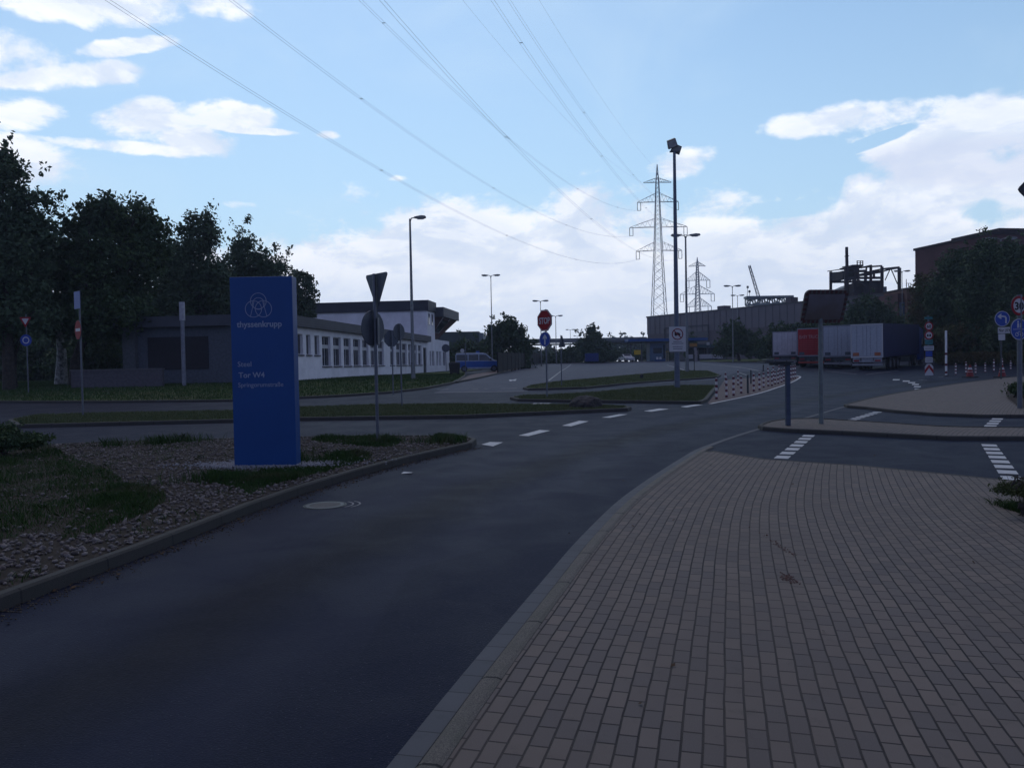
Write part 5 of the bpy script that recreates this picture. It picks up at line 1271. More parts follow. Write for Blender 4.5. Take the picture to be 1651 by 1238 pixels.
# pale conical silo
loc2 = far(1373, 560, 175); a = P_(1367, 463, 175); c = P_(1381, 520, 175)
t2 = thing('pale_silo', 'pale blue-grey pitched silo building seen through the steel frame', 'silo', loc2)
p = [P_(x, y, 175) for x, y in ((1367, 464.5), (1381, 458), (1390, 458), (1390, 530), (1367, 530))]
MB().prism([(q.x - loc2.x, q.z - loc2.z) for q in p], 0, 8).build('silo_body', mat('pale_blue_sheet', (.24, .29, .34), .6), t2); MB().prism([(p[0].x - loc2.x, p[0].z - loc2.z), (p[1].x - loc2.x, p[1].z - loc2.z), (p[1].x - loc2.x, p[1].z - loc2.z + .25), (p[0].x - loc2.x, p[0].z - loc2.z + .25)], -.2, 8.2).build('roof_edge', DARKM, t2)
# brick building on the right
BRICK = mat('dark_brick', (.075, .035, .036), .9, var=.2, scale=.35, bump=.2, bscale=4)
A = P_(1475.5, 404.5, 122); B = P_(1562, 393, 111); v = Vector((B.x - A.x, B.y - A.y)); ang = math.atan2(v.y, v.x); g0 = G(A.x, A.y)
t = thing('brick_building', 'tall dark red-brown brick building rising above the trees at the right', 'building', (A.x, A.y, g0), ang)
H_ = A.z - g0
MB().box(0, 15.5, 0, 22, -1, H_).build('wall', BRICK, t); MB().box(-.2, 15.7, -.2, 22, H_, H_ + .35).build('roof', RUST, t); MB().box(6.5, 15.5, 1, 20, H_ + .35, H_ + .85).build('roof_house', RUST, t)
MB().box(-.5, -.2, .5, 1.1, H_ - 3.2, H_ - 2.6).build('bracket_lamp', RUST, t)
loc = far(1465, 560, 128)
t = thing('brown_tower_house', 'narrow ochre brick annex with a rooftop railing beside the brick building', 'building', loc)
def bp(name, m, x0, x1, y0, y1, Y, dp): return boxpx(name, m, t, x0, x1, y0, y1, Y, dp, loc)
bp('wall', mat('ochre_brick', (.12, .065, .05), .9, var=.25, scale=.6), 1463, 1480, 466, 583, 128, 8); bp('wall', BRICK, 1448, 1463, 473, 583, 129, 8); bp('door_panel', mat('blue_sheet', (.05, .075, .13), .6), 1451.5, 1462, 487, 540, 128.8, .2)
bp('roof', RUST, 1461.5, 1480, 463.5, 466, 127.8, 8.5)
for x in (1461.5, 1465, 1468.5): bp('railing_post', RUST, x, x + .6, 456.5, 463.5, 127.9, .1)
bp('railing_bar', RUST, 1461.5, 1469, 456.5, 457.2, 127.9, .1); bp('aerial', RUST, 1461.2, 1461.8, 450, 463, 128.5, .1)

# ---------------------------------------------------------------- overpass and far sheds
Yb = 235; loc = far(930, 575, Yb)
t = thing('road_overpass', 'concrete road overpass crossing behind the trees in the distance', 'bridge', loc)
boxpx('deck', mat('bridge_concrete', (.09, .092, .10), .8), t, 700, 1043, 552.5, 557.5, Yb, 12, loc); boxpx('edge_beam', mat('bridge_edge', (.14, .145, .155), .8), t, 700, 1043, 550.5, 552.7, Yb - .4, .5, loc)
boxpx('railing', mat('bridge_rail', (.10, .11, .12), .8), t, 700, 1043, 548.8, 549.4, Yb - .3, .1, loc)
for x in range(705, 1043, 9): boxpx('railing_post', mat('bridge_rail', (.10, .11, .12), .8), t, x, x + .4, 549, 550.8, Yb - .25, .1, loc)
for x in (745, 797, 852, 893, 938, 985): boxpx('pier', mat('bridge_concrete', (.09, .092, .10)), t, x, x + 2.2, 557.5, 586, Yb + 4, 1.5, loc)
loc = far(745, 575, 170)
t = thing('green_shed', 'flat green-grey industrial shed behind the round tree, right of the building', 'building', loc)
boxpx('wall', mat('green_sheet', (.035, .05, .052), .8), t, 700, 772, 535.5, 590, 170, 30, loc); boxpx('end_wall', mat('pale_sheet', (.18, .21, .23), .7), t, 772, 779, 536.5, 590, 171, 28, loc); boxpx('roof', DARKM, t, 699.5, 772.5, 534.3, 535.6, 169.8, 30, loc)
# dark paling fence and small post along the footpath
a = at(803, 601, .12); c = at(872, 585.3, .12)
t = thing('dark_fence', 'dark solid board fence running along the footpath below the round tree', 'fence', a, math.atan2(c.y - a.y, c.x - a.x))
Lf = (c.xy - a.xy).length; dz = c.z - a.z; hf = zpx(568, a) - a.z
FENCE = mat('dark_boards', (.008, .008, .010), .85)
nseg = 16
for i in range(nseg):
    x0 = Lf * i / nseg; z = dz * i / nseg; MB().box(x0 + .06, x0 + Lf / nseg - .02, .0, .06, z + .05, z + hf).build('fence_panel', FENCE, t); MB().box(x0 - .05, x0 + .06, -.03, .09, z - .2, z + hf + .06).build('fence_post', FENCE, t)
b = at(824.5, 596, .12); K_ = b.y / F
t = thing('info_post', 'short dark post with two small pale plates beside the dark fence', 'post', b)
MB().box(-.16, .2, -.1, .1, 0, 12 * K_).build('post', BLACK, t, bevel=.03)
MB().box(-.42, -.2, -.12, -.08, 13 * K_, 15.5 * K_).build('plate', SIGNW, t); MB().box(.08, .3, -.12, -.08, 11 * K_, 16 * K_).build('plate', mat('sand_post', (.24, .21, .14)), t); MB().box(-.4, .3, -.08, .02, 12 * K_, 12.6 * K_).build('bracket', BLACK, t)

# ---------------------------------------------------------------- pylons and power lines
PYL = mat('pylon_steel', (.19, .20, .22), .6)
def pylon(label, px, Y, top_py, arms, halfw_base, rl, rb):
    b = far(px, 575, Y); b.z = 1.8; t = thing('electricity_pylon', label, 'pylon', b, math.radians(0), 'lattice electricity pylons')
    Z = lambda py: zpx(py, b, px) - b.z
    H = Z(top_py); hb = halfw_base; zw = Z(arms[3][0]) 
    def hw(z):
        za = Z(arms[3][0])
        if z < za: return hb + (hb * .42 - hb) * z / za
        zt_ = Z(arms[0][0])
        return hb * .42 + (hb * .16 - hb * .42) * (z - za) / (zt_ - za) if z < zt_ else max(.02, hb * .16 * (H - z) / (H - zt_))
    zs = [0]; 
    while zs[-1] < H * .97: zs.append(zs[-1] + max(1.6, hw(zs[-1]) * 1.55))
    zs[-1] = H
    mb = MB()
    for z0, z1 in zip(zs[:-1], zs[1:]):
        a, c = hw(z0), hw(z1)
        for sx in (-1, 1):
            for sy in (-1, 1): mb.bar((sx * a, sy * a, z0), (sx * c, sy * c, z1), rl)
            mb.bar((sx * a, -a, z0), (-sx * c, -c, z1), rb); mb.bar((sx * a, a, z0), (-sx * c, c, z1), rb); mb.bar((a * sx, -a, z0), (c * sx, c, z1), rb)
    mb.build('lattice_body', PYL, t)
    ends = []
    for i, (py, x0, x1, pyl) in enumerate(arms):
        z = Z(py); wl = (px - x0) * Y / F; wr = (x1 - px) * Y / F; a = hw(z); up_ = (5 if i else 2.4) * Y / 280.0
        for s, w in ((-1, wl), (1, wr)):
            mb = MB(); tip = Vector((s * w, 0, z - .2))
            for sy in (-1, 1): mb.bar((s * a, sy * a, z), tip, rl * .8); mb.bar((s * a, sy * a, z + up_ * .6), tip + Vector((0, 0, .2)), rb * 1.1)
            n = 5
            for k in range(n):
                f0, f1 = k / n, (k + .5) / n; p = Vector((s * a, -a, z)).lerp(tip, f0); q = Vector((s * a, -a, z + up_ * .6)).lerp(tip, f1); mb.bar(p, q, rb * .8); mb.bar(q, Vector((s * a, -a, z)).lerp(tip, (k + 1) / n), rb * .8)
            o = mb.build('crossarm', PYL, t)
            if i:
                hz = 13.5 * Y / F * (1 if Y < 400 else .9); gap = 1.2 * Y / 280
                for q in (0, 1):
                    xx = s * (w - q * gap); MB().cyl((xx, 0, z - .2), (xx, 0, z - hz), .11 * Y / 280, n=6).build('insulator', DARKM, o)
                MB().bar((s * w, 0, z - hz), (s * (w - gap), 0, z - hz), .15 * Y / 280).build('yoke', DARKM, o)
                ends.append(Vector((b.x + s * (w - gap / 2), b.y, b.z + z - hz)))
            else: ends.append(Vector((b.x + s * w, b.y, b.z + z - .2)))
    return t, ends
p1, ends = pylon('large nearer lattice pylon with four crossarms behind the factory hall', 1063.5, 280, 265, [(294, 1041, 1086, 0), (325.5, 1031, 1097, 0), (366, 1018, 1110.5, 0), (404, 1028, 1101.5, 0)], 3.2, .17, .085)
p2, ends2 = pylon('smaller distant lattice pylon seen right of the tall street lamp', 1126, 520, 415, [(429, 1112, 1139, 0), (452, 1107, 1146, 0), (474, 1098, 1153, 0), (494, 1107, 1148, 0)], 3.6, .32, .18)
WIRE = mat('aluminium_wire', (.10, .11, .13), .5, metal=.3)
# (label, pylon arm end, pixel trace); ends order: per arm left, right
E_ = {'0L': ends[0], '0R': ends[1], '1L': ends[2], '1R': ends[3], '2L': ends[4], '2R': ends[5], '3L': ends[6], '3R': ends[7]}
wires = [('lowest left conductor pair, crossing the sky nearest the left clouds', '3L', [(172, 0), (552, 237), (800, 373)], .38, 2),
         ('second conductor pair from the left across the sky', '2L', [(370, 0), (518, 110), (775, 292)], .38, 2),
         ('third conductor pair from the left, leaving the frame top left of the middle', '1L', [(579, 0), (678, 92), (800, 208)], .38, 2),
         ('fourth conductor pair from the left, darkest of the bundle', '3R', [(611, 0), (698, 87), (877, 286)], .38, 2),
         ('thin single earth wire left of the steep right bundle', '0L', [(745, 0), (851.5, 124), (929, 211)], 0, 1),
         ('steep conductor pair, left one of the right bundle', '2R', [(793, 0), (846, 77), (1000, 290)], .38, 2),
         ('steep conductor pair, right one of the right bundle', '1R', [(820.6, 0), (911, 139), (1027, 288)], .38, 2),
         ('faint single earth wire, rightmost of the overhead wires', '0R', [(869.6, 0), (954.6, 139), (1040, 250)], 0, 1)]
mW = .33
for lab, e, tr, gap, cnt in wires:
    A = E_[e]; X0 = A.x - mW * A.y; Ys = []; Zs = []
    for px, py in tr:
        d = ray(px, py); aa = d.x / d.y; Y = X0 / (aa - mW); Ys.append(Y); Zs.append(EYE.z + d.z / d.y * Y)
    # parabola through the pylon end, least squares over the traced points
    ys = np.array(Ys); zs = np.array(Zs); M_ = np.stack([(ys - A.y), (ys - A.y)**2], 1); co, *_ = np.linalg.lstsq(M_ / ys[:, None], (zs - A.z) / ys, rcond=None)
    print('WIRE', e, [round(float(v), 1) for v in ys], [round(float(v), 1) for v in zs], co.round(4), 'z@0', round(float(A.z + co[0] * (-A.y) + co[1] * A.y**2), 1))
    Y0 = max(-60, 20 if False else -60)
    t = thing('power_line', lab, 'power line', A, 0, 'overhead power lines')
    for k in range(cnt):
        off = (k - (cnt - 1) / 2) * gap; pts = []
        for Y in np.linspace(Y0, A.y, 70): pts.append((X0 + mW * Y - A.x + off, Y - A.y, co[0] * (Y - A.y) + co[1] * (Y - A.y)**2))
        MB().tube(pts, .012 if cnt == 2 else .011, 5).build('wire', WIRE, t)
    if cnt == 2:
        for Y in (95, 140, 190, 240):
            q = Vector((X0 + mW * Y - A.x, Y - A.y, co[0] * (Y - A.y) + co[1] * (Y - A.y)**2)); MB().box(q.x - .2, q.x + .2, q.y - .03, q.y + .03, q.z - .03, q.z + .03).build('spacer', DARKM, t)

# ---------------------------------------------------------------- vegetation
def leaf_cloud(rng, centres, radii, per, size, squash=.8):
    """many small leaf quads gathered in clumps; returns vertices, faces"""
    C_ = np.repeat(centres, per, 0); R_ = np.repeat(radii, per)[:, None]
    n = len(C_); d = rng.normal(size=(n, 3)); d /= np.linalg.norm(d, axis=1)[:, None]
    rad = rng.uniform(0, 1, (n, 1)) ** .55
    P = C_ + d * rad * R_ * np.array([1, 1, squash])
    u = rng.normal(size=(n, 3)); u /= np.linalg.norm(u, axis=1)[:, None]
    v = np.cross(u, rng.normal(size=(n, 3))); v /= np.linalg.norm(v, axis=1)[:, None]
    s = size * rng.uniform(.55, 1.25, (n, 1))
    V = np.stack([P - u * s, P + v * s * .55, P + u * s, P - v * s * .55], 1).reshape(-1, 3)
    return V, np.arange(n * 4).reshape(-1, 4)
def tree(label, px, base, top_py, crown, clump=1.2, n_cl=150, per=70, leaf=.17, m=None, bark=None, seed=0, trunk_r=.22, name='tree', cat='tree', group=None, upright=.0, trunks=1, core=.35):
    """crown: list of ellipsoids (px, py, rx px, ry px) at the tree's distance"""
    rng = np.random.RandomState(seed + 11); b = base; K_ = b.y / F
    t = thing(name, label, cat, (b.x, b.y, b.z - .1), 0, group)
    E = []
    for cx, cy, rx, ry in crown:
        q = at_y(cx, cy, b.y); E.append((q.x - b.x, q.z - b.z + .1, rx * K_, ry * K_))
    vol = np.array([e[2] ** 1.6 * e[3] for e in E]); vol /= vol.sum()
    cs = []; rs = []
    for i in range(n_cl):
        e = E[rng.choice(len(E), p=vol)]; d = rng.normal(size=3); d /= np.linalg.norm(d)
        r = rng.uniform(core, 1) ** .5; k = 1 - clump * .45 / max(e[2], .5)
        cs.append([e[0] + d[0] * r * e[2] * max(.35, k), d[1] * r * e[2] * .8, e[1] + d[2] * r * e[3] * max(.45, 1 - clump * .4 / max(e[3], .5))]); rs.append(clump * rng.uniform(.45, 1.15))
    cs = np.array(cs); rs = np.array(rs); cs[:, 2] = np.maximum(cs[:, 2], .4)
    V, Fq = leaf_cloud(rng, cs, rs, per, leaf)
    # stray twigs breaking the outline
    k = max(8, n_cl // 4); idx = rng.choice(len(cs), k); top = cs[idx]; dirs = top - np.array([E[0][0], 0, top[:, 2].mean() * .6]); dirs /= np.linalg.norm(dirs, axis=1)[:, None] + 1e-6
    dirs[:, 2] += upright; c2 = top + dirs * rs[idx][:, None] * rng.uniform(.9, 1.5, (k, 1))
    V2, F2 = leaf_cloud(rng, c2, rs[idx] * .33, max(8, per // 5), leaf, 1.0 + upright)
    V = np.concatenate([V, V2]); Fq = np.concatenate([Fq, F2 + len(Fq) * 4])
    mesh_np('crown', V, Fq, m or LEAF_A, t)
    mb = MB(); H_ = max(e[1] + e[3] * .5 for e in E); mid = np.array([E[0][0], 0, E[0][1]])
    lo = min(e[1] - e[3] for e in E)
    for q in range(trunks):
        ox = (q - (trunks - 1) / 2) * .9; pts = []
        for i in range(7):
            f = i / 6; pts.append((ox + mid[0] * f * .8 + rng.normal() * .08 * (i > 0), rng.normal() * .08 * (i > 0), H_ * .92 * f))
        mb.tube(pts, [trunk_r * (1.25 - .2 * i) if i < 6 else .04 for i in range(7)], 9)
        for i in range(16 // trunks):
            c = cs[rng.randint(len(cs))]; z0 = min(c[2] * .75, max(lo * .9, H_ * rng.uniform(.22, .65))); f = z0 / (H_ * .92); x0 = ox + mid[0] * f * .8
            mp = [(x0, 0, z0), ((x0 + c[0]) / 2 + rng.normal() * .15, c[1] / 2, (z0 + c[2]) / 2 + .3), tuple(c)]
            mb.tube(mp, [trunk_r * .38, trunk_r * .22, .025], 6)
    mb.build('trunk', bark or BARK, t)
    return t
def bush(label, base, crown, **kw):
    kw.setdefault('name', 'shrub'); kw.setdefault('cat', 'shrub'); kw.setdefault('trunk_r', .05)
    return tree(label, None, base, None, crown, **kw)
T = tree
# left-hand trees
T('tall leafy poplar at the left edge of the picture', 25, far(15, 630, 47), 0, [(0, 330, 62, 100), (-25, 430, 95, 120), (45, 400, 45, 90), (8, 270, 26, 45), (68, 350, 22, 50), (20, 500, 80, 60)], clump=1.1, n_cl=420, per=80, leaf=.15, m=LEAF_B, seed=1, trunk_r=.3, upright=.5)
T('broad spreading tree with a flat wide crown, second from the left', 190, far(118, 625, 52), 0, [(195, 352, 68, 40), (150, 365, 50, 32), (240, 390, 42, 50), (185, 430, 85, 62), (110, 420, 60, 60), (170, 505, 90, 50), (120, 350, 18, 12)], clump=1.15, n_cl=430, per=80, leaf=.16, m=LEAF_A, seed=2, trunk_r=.3, core=.2)
T('upright poplar between the broad tree and the smaller poplars', 320, far(322, 620, 66), 0, [(322, 378, 34, 42), (300, 440, 44, 55), (345, 460, 36, 50), (290, 500, 50, 40)], clump=1.2, n_cl=260, per=80, leaf=.17, m=LEAF_B, seed=3, upright=.5)
T('poplar with a pointed top just left of the blue slab sign', 400, far(398, 618, 76), 0, [(400, 420, 30, 42), (372, 470, 34, 50), (435, 440, 32, 42), (420, 490, 50, 45)], clump=1.2, n_cl=260, per=80, leaf=.18, m=LEAF_B, seed=4, upright=.5)
T('small loose-crowned tree behind the blue slab sign and white building', 488, far(486, 612, 84), 0, [(487, 455, 20, 26), (470, 480, 26, 30), (500, 482, 14, 22), (480, 505, 30, 20)], clump=1.0, n_cl=110, per=75, leaf=.18, m=LEAF_B, seed=5, upright=.3)
T('low dark tree filling the gap under the poplars', 250, far(245, 622, 72), 0, [(250, 480, 90, 60), (330, 505, 70, 45), (200, 520, 70, 50), (370, 500, 60, 40)], clump=1.6, n_cl=260, per=80, leaf=.22, m=LEAF_A, seed=6, core=.1)
T('young tree standing at the left road edge beside the give way sign', 40, far(24, 628, 50), 0, [(20, 470, 60, 50), (60, 500, 45, 45), (-20, 520, 60, 60)], clump=1.2, n_cl=200, per=80, leaf=.16, m=LEAF_A, seed=7, trunk_r=.16, core=.1)
T('birch with a pale patchy trunk under the left trees', 96, far(98, 616, 55), 0, [(100, 470, 50, 60), (85, 520, 38, 30)], clump=1.1, n_cl=110, per=70, leaf=.15, m=LEAF_B, bark=BIRCH, seed=8, trunk_r=.36)
bush('dense dark undergrowth far behind the left trees', far(-10, 610, 85), [(-40, 560, 120, 50), (80, 560, 90, 48), (180, 570, 80, 40), (10, 600, 150, 24), (60, 594, 100, 28), (200, 592, 90, 26)], clump=2.0, n_cl=430, per=60, leaf=.3, m=LEAF_A, seed=9, core=0)
bush('dark bushes beyond the left end of the white building', far(225, 618, 66), [(225, 560, 50, 48), (160, 570, 50, 42), (110, 582, 40, 34)], clump=1.2, n_cl=210, per=60, leaf=.16, m=LEAF_A, seed=10, core=0)
# middle
T('round dense leafy tree right of the police van', 822, far(822, 600, 112), 0, [(822, 535, 30, 28), (800, 560, 22, 30), (842, 560, 20, 26), (822, 585, 36, 22), (797, 535, 12, 12)], clump=1.3, n_cl=230, per=80, leaf=.24, m=LEAF_A, seed=12, core=.1)
T('pointed bushy tree behind the blue skip container', 957, far(957, 582, 142), 0, [(957, 553, 18, 22), (942, 562, 14, 18), (972, 563, 12, 16), (957, 575, 26, 12), (955, 533, 6, 12), (985, 575, 16, 10)], clump=1.4, n_cl=150, per=80, leaf=.3, m=LEAF_B, seed=13, upright=.4, core=.1)
bush('low trees behind the police van', far(770, 590, 125), [(750, 570, 36, 24), (782, 560, 18, 26), (728, 572, 20, 20)], clump=1.5, n_cl=120, per=70, leaf=.28, m=LEAF_A, seed=14, core=0, name='tree', cat='tree', trunk_r=.15)
bush('wide hedge of bushes below the overpass', far(905, 580, 150), [(890, 576, 24, 8), (915, 572, 18, 12), (925, 568, 12, 13), (900, 580, 40, 6)], clump=1.2, n_cl=120, per=60, leaf=.3, m=LEAF_B, seed=15, core=0)
for i, (x, y, r, h, lab) in enumerate(((1010, 553, 16, 10, 'round crown rising above the long grey canopy'), (1035, 556, 14, 8, 'lower crown at the left edge of the factory hall'), (985, 560, 12, 8, 'low crown just right of the pointed tree'), (862, 570, 12, 8, 'pale distant trees seen under the overpass'), (888, 569, 12, 6, 'pale distant bushes behind the stop sign post'))):
    T(lab, x, far(x, 580, 330 if i < 3 else 300), 0, [(x, y, r, h), (x + 3, y + 10, r, h + 4)], clump=3.0, n_cl=50, per=60, leaf=.7, m=LEAF_A, seed=20 + i, core=0, group='distant trees behind the gate')
bush('dark bushes closing the view under the gate canopies', far(1020, 580, 172), [(1000, 573, 26, 10), (1035, 574, 30, 9), (1060, 574, 26, 9)], clump=1.4, n_cl=110, per=60, leaf=.3, m=LEAF_A, seed=29, core=0)
T('dark conical tree behind the no trucks board and street lamp', 1118, far(1116, 580, 163), 0, [(1117, 558, 8, 16), (1117, 568, 12, 12)], clump=1.2, n_cl=60, per=60, leaf=.3, m=LEAF_A, seed=30, core=.1)
T('dark spreading tree in front of the factory hall', 1190, far(1192, 578, 128), 0, [(1182, 535, 22, 16), (1200, 548, 28, 20), (1175, 560, 26, 18), (1215, 562, 24, 16)], clump=1.3, n_cl=170, per=75, leaf=.26, m=LEAF_A, seed=31, core=0)
T('dark bushy tree left of the white lorry', 1270, far(1262, 580, 122), 0, [(1262, 540, 22, 18), (1245, 555, 22, 20), (1290, 532, 24, 14), (1280, 560, 34, 18), (1232, 566, 20, 14)], clump=1.3, n_cl=200, per=75, leaf=.26, m=LEAF_A, seed=32, core=0)
T('dense green tree under the steel frame plant', 1400, far(1402, 580, 108), 0, [(1395, 500, 30, 24), (1420, 512, 34, 28), (1378, 520, 26, 26), (1445, 530, 26, 24), (1350, 535, 28, 18), (1400, 550, 70, 26)], clump=1.3, n_cl=420, per=80, leaf=.23, m=LEAF_A, seed=33, core=0)
T('low leafy tree behind the lorries', 1330, far(1326, 580, 104), 0, [(1325, 532, 32, 14), (1350, 545, 40, 20), (1300, 550, 30, 16)], clump=1.2, n_cl=180, per=70, leaf=.22, m=LEAF_A, seed=34, core=0)
# right-hand wood in front of the brick building: separate trees
for i, (x, Y, crown, m_, lab, s) in enumerate((
        (1500, 92, [(1492, 470, 20, 30), (1505, 500, 28, 40), (1498, 545, 30, 35), (1482, 520, 16, 40)], LEAF_C, 'reddish-green tree at the left end of the right-hand wood', 41),
        (1545, 84, [(1545, 430, 34, 38), (1530, 480, 36, 50), (1560, 500, 36, 50), (1545, 550, 42, 34)], LEAF_A, 'tall dark tree second from left in the right-hand wood', 42),
        (1590, 78, [(1592, 400, 22, 16), (1590, 425, 36, 36), (1585, 480, 42, 55), (1600, 545, 48, 40)], LEAF_A, 'highest tree of the right-hand wood, topping the brick building', 43),
        (1640, 72, [(1640, 415, 32, 30), (1650, 470, 44, 60), (1640, 540, 48, 42), (1668, 420, 30, 30)], LEAF_B, 'leafy tree at the right edge behind the 30 sign', 44),
        (1700, 66, [(1700, 430, 44, 50), (1705, 510, 54, 70)], LEAF_A, 'large tree partly cut off by the right picture edge', 45),
        (1565, 80, [(1560, 548, 60, 22), (1500, 556, 30, 18), (1620, 552, 50, 22)], LEAF_C, 'low undergrowth trees at the foot of the right-hand wood', 46))):
    T(lab, x, far(x, 582, Y), 0, crown, clump=1.15, n_cl=330, per=85, leaf=.17, m=m_, seed=s, core=.05, group='trees of the right-hand wood', upright=.2)
# clipped hedge row in front of the wood
a = far(1512, 580, 78); c = far(1690, 582, 66)
rng = np.random.RandomState(5); n = 220
cs = np.stack([np.linspace(0, c.x - a.x, n), np.linspace(0, c.y - a.y, n) + rng.uniform(-.4, .4, n), rng.uniform(.25, 1.0, n)], 1)
t = thing('hedge', 'long low hedge along the verge in front of the right-hand wood', 'hedge', a); V, Fq = leaf_cloud(rng, cs, np.full(n, .42), 110, .10); mesh_np('foliage', V, Fq, LEAF_C, t)
mb = MB()
for i in range(0, n, 12): mb.tube([(cs[i, 0], cs[i, 1], -.1), (cs[i, 0] + .1, cs[i, 1], .5), (cs[i, 0], cs[i, 1], 1.0)], [.03, .02, .01], 5)
mb.build('stems', BARK, t)

# near shrubs
bush('dark low shrub at the left picture edge on the near island', at(12, 735, .12), [(-8, 705, 40, 26), (10, 740, 48, 30), (45, 755, 36, 18), (-30, 740, 50, 40)], clump=.22, n_cl=330, per=85, leaf=.032, m=LEAF_A, seed=60, core=0)
bush('low straggly weeds growing onto the pavement at the right edge', at(1650, 832, .03), [(1645, 824, 38, 10), (1690, 818, 52, 14), (1622, 820, 18, 6), (1665, 840, 40, 8)], clump=.09, n_cl=260, per=50, leaf=.014, m=LEAF_C, seed=61, core=0, name='weeds', cat='weeds', trunk_r=.01)
bush('low weeds in the planting bed beside the 30 sign', at(1640, 640, .12), [(1636, 632, 10, 12), (1650, 642, 18, 16), (1670, 640, 22, 20)], clump=.35, n_cl=120, per=60, leaf=.05, m=LEAF_A, seed=62, core=0)

# ---------------------------------------------------------------- grass, gravel (uncountable)
def inside(P, poly):
    x, y = P[:, 0], P[:, 1]; n = len(poly); c = np.zeros(len(P), bool)
    for i in range(n):
        x0, y0 = poly[i][0], poly[i][1]; x1, y1 = poly[(i + 1) % n][0], poly[(i + 1) % n][1]
        if y0 == y1: continue
        k = ((y0 > y) != (y1 > y)) & (x < (x1 - x0) * (y - y0) / (y1 - y0) + x0); c ^= k
    return c
def gz(P): return np.array([G(a, b_) for a, b_ in P])
def blades(P, h, w, rng, dz, lean=.45):
    n = len(P); a = rng.uniform(0, 2 * np.pi, n); H_ = h * rng.uniform(.4, 1.2, n); z = gz(P) + dz
    B = np.stack([P[:, 0], P[:, 1], z], 1); s = np.stack([np.cos(a), np.sin(a), 0 * a], 1) * (w * rng.uniform(.6, 1.3, n))[:, None]
    l = rng.normal(size=(n, 2)) * lean * H_[:, None]; Tp = B + np.stack([l[:, 0], l[:, 1], H_], 1); Md = B + np.stack([l[:, 0] * .35, l[:, 1] * .35, H_ * .6], 1)
    V = np.stack([B - s, B + s, Md + s * .7, Md - s * .7, Tp], 1).reshape(-1, 3); i = np.arange(n)[:, None] * 5
    Q = i + np.array([[0, 1, 2, 3]]); Q2 = i + np.array([[3, 2, 4, 4]])
    return V, np.concatenate([Q, i + np.array([[3, 2, 4, 3]])])
def grass_obj(name, label, P, h, w, m, seed, dz, lean=.45):
    rng = np.random.RandomState(seed); n = len(P); a = rng.uniform(0, 2 * np.pi, n); H_ = h * rng.uniform(.35, 1.25, n) if np.isscalar(h) else h * rng.uniform(.5, 1.2, n); z = gz(P) + dz
    B = np.stack([P[:, 0], P[:, 1], z], 1); s = np.stack([np.cos(a), np.sin(a), 0 * a], 1) * (w * rng.uniform(.6, 1.3, n))[:, None]
    l = rng.normal(size=(n, 2)) * lean * H_[:, None]; Tp = B + np.stack([l[:, 0], l[:, 1], H_], 1); Md = B + np.stack([l[:, 0] * .35, l[:, 1] * .35, H_ * .62], 1)
    V = np.stack([B - s, B + s, Md + s * .6, Tp, Md - s * .6], 1).reshape(-1, 3); Fq = (np.arange(n * 5).reshape(-1, 5))
    o = mesh_np(name, V, Fq, m, nper=5); tag(o, label, 'grass', kind='stuff'); return o
def scatter(poly, n, rng, ymax=None):
    P = np.array([[p[0], p[1]] for p in poly]); lo, hi = P.min(0), P.max(0)
    if ymax: hi[1] = min(hi[1], ymax)
    q = rng.uniform(lo, hi, (n, 2)); return q[inside(q, P)]
rng = np.random.RandomState(77)
def pnoise(P, s, seed): return np.array([mn.noise(Vector((a * s, b_ * s, seed))) for a, b_ in P])
isl = offset(near_poly, .15)
# the grassy parts of the near island: pixel-traced patches on the ground
gp = [catmull(pxs(L), .4, True) for L in (
    [(-200, 745), (60, 728), (110, 745), (165, 765), (205, 795), (200, 830), (120, 870), (40, 880), (-100, 920), (-400, 900)],
    [(350, 772), (420, 775), (490, 762), (560, 738), (600, 742), (590, 752), (520, 774), (440, 794), (402, 812), (385, 800), (330, 785)],
    [(700, 712), (730, 708), (752, 714), (735, 724), (705, 722)], [(520, 712), (600, 712), (640, 716), (630, 730), (560, 726), (500, 718)],
    [(200, 790), (262, 805), (255, 835), (190, 860), (150, 880), (100, 890), (120, 850)])]
pos = []
for k, poly in enumerate(gp):
    n = [30000, 16000, 2500, 4500, 5000][k] * 2
    q = scatter(poly, n, rng, 26); q = q[inside(q, np.array([[p.x, p.y] for p in isl]))]; pos.append(q)
near_g = np.concatenate(pos); hh = np.clip(.07 + .12 * pnoise(near_g, 1.3, 3.1), .03, .3)
grass_obj('long_grass', 'long dark grass growing on the near island round the blue sign', near_g, hh, .0045, GRASS, 1, .11)
# tufts through the gravel
allq = scatter(isl, 60000, rng, 24); v = pnoise(allq, .9, 9.0) + .5 * pnoise(allq, 3.1, 4.0); tq = allq[(v > .16)]
grass_obj('grass_tufts', 'scattered grass tufts and weeds in the gravel of the near island', tq, .085, .0045, GRASS, 2, .11, .7)
# kerb-side weeds at the back edge and by the sign
bq = []
for x, y, r, n in ((290, 712, .35, 500), (250, 716, .2, 250), (730, 713, .4, 600), (620, 712, .3, 300), (180, 719, .2, 200), (500, 745, .3, 300), (350, 775, .3, 400)):
    c = at(x, y, .12); bq.append(np.array([c.x, c.y]) + rng.normal(size=(n, 2)) * r * np.array([1, .5]))
rb = at(1652, 822, .03); rgt = np.array([rb.x, rb.y]) + rng.normal(size=(2600, 2)) * np.array([.22, .22]); rgt = rgt[rgt[:, 0] > at(1612, 822).x]
grass_obj('edge_grass', 'patch of wild grass at the right edge of the pavement', rgt, .07, .004, GRASS, 9, .028, .8)
bq = np.concatenate(bq); bq = bq[inside(bq, np.array([[p.x, p.y] for p in isl]))]
grass_obj('tall_weeds', 'taller grass weeds along the back kerb and the foot of the blue sign', bq, .20, .006, GRASS, 3, .11, .35)
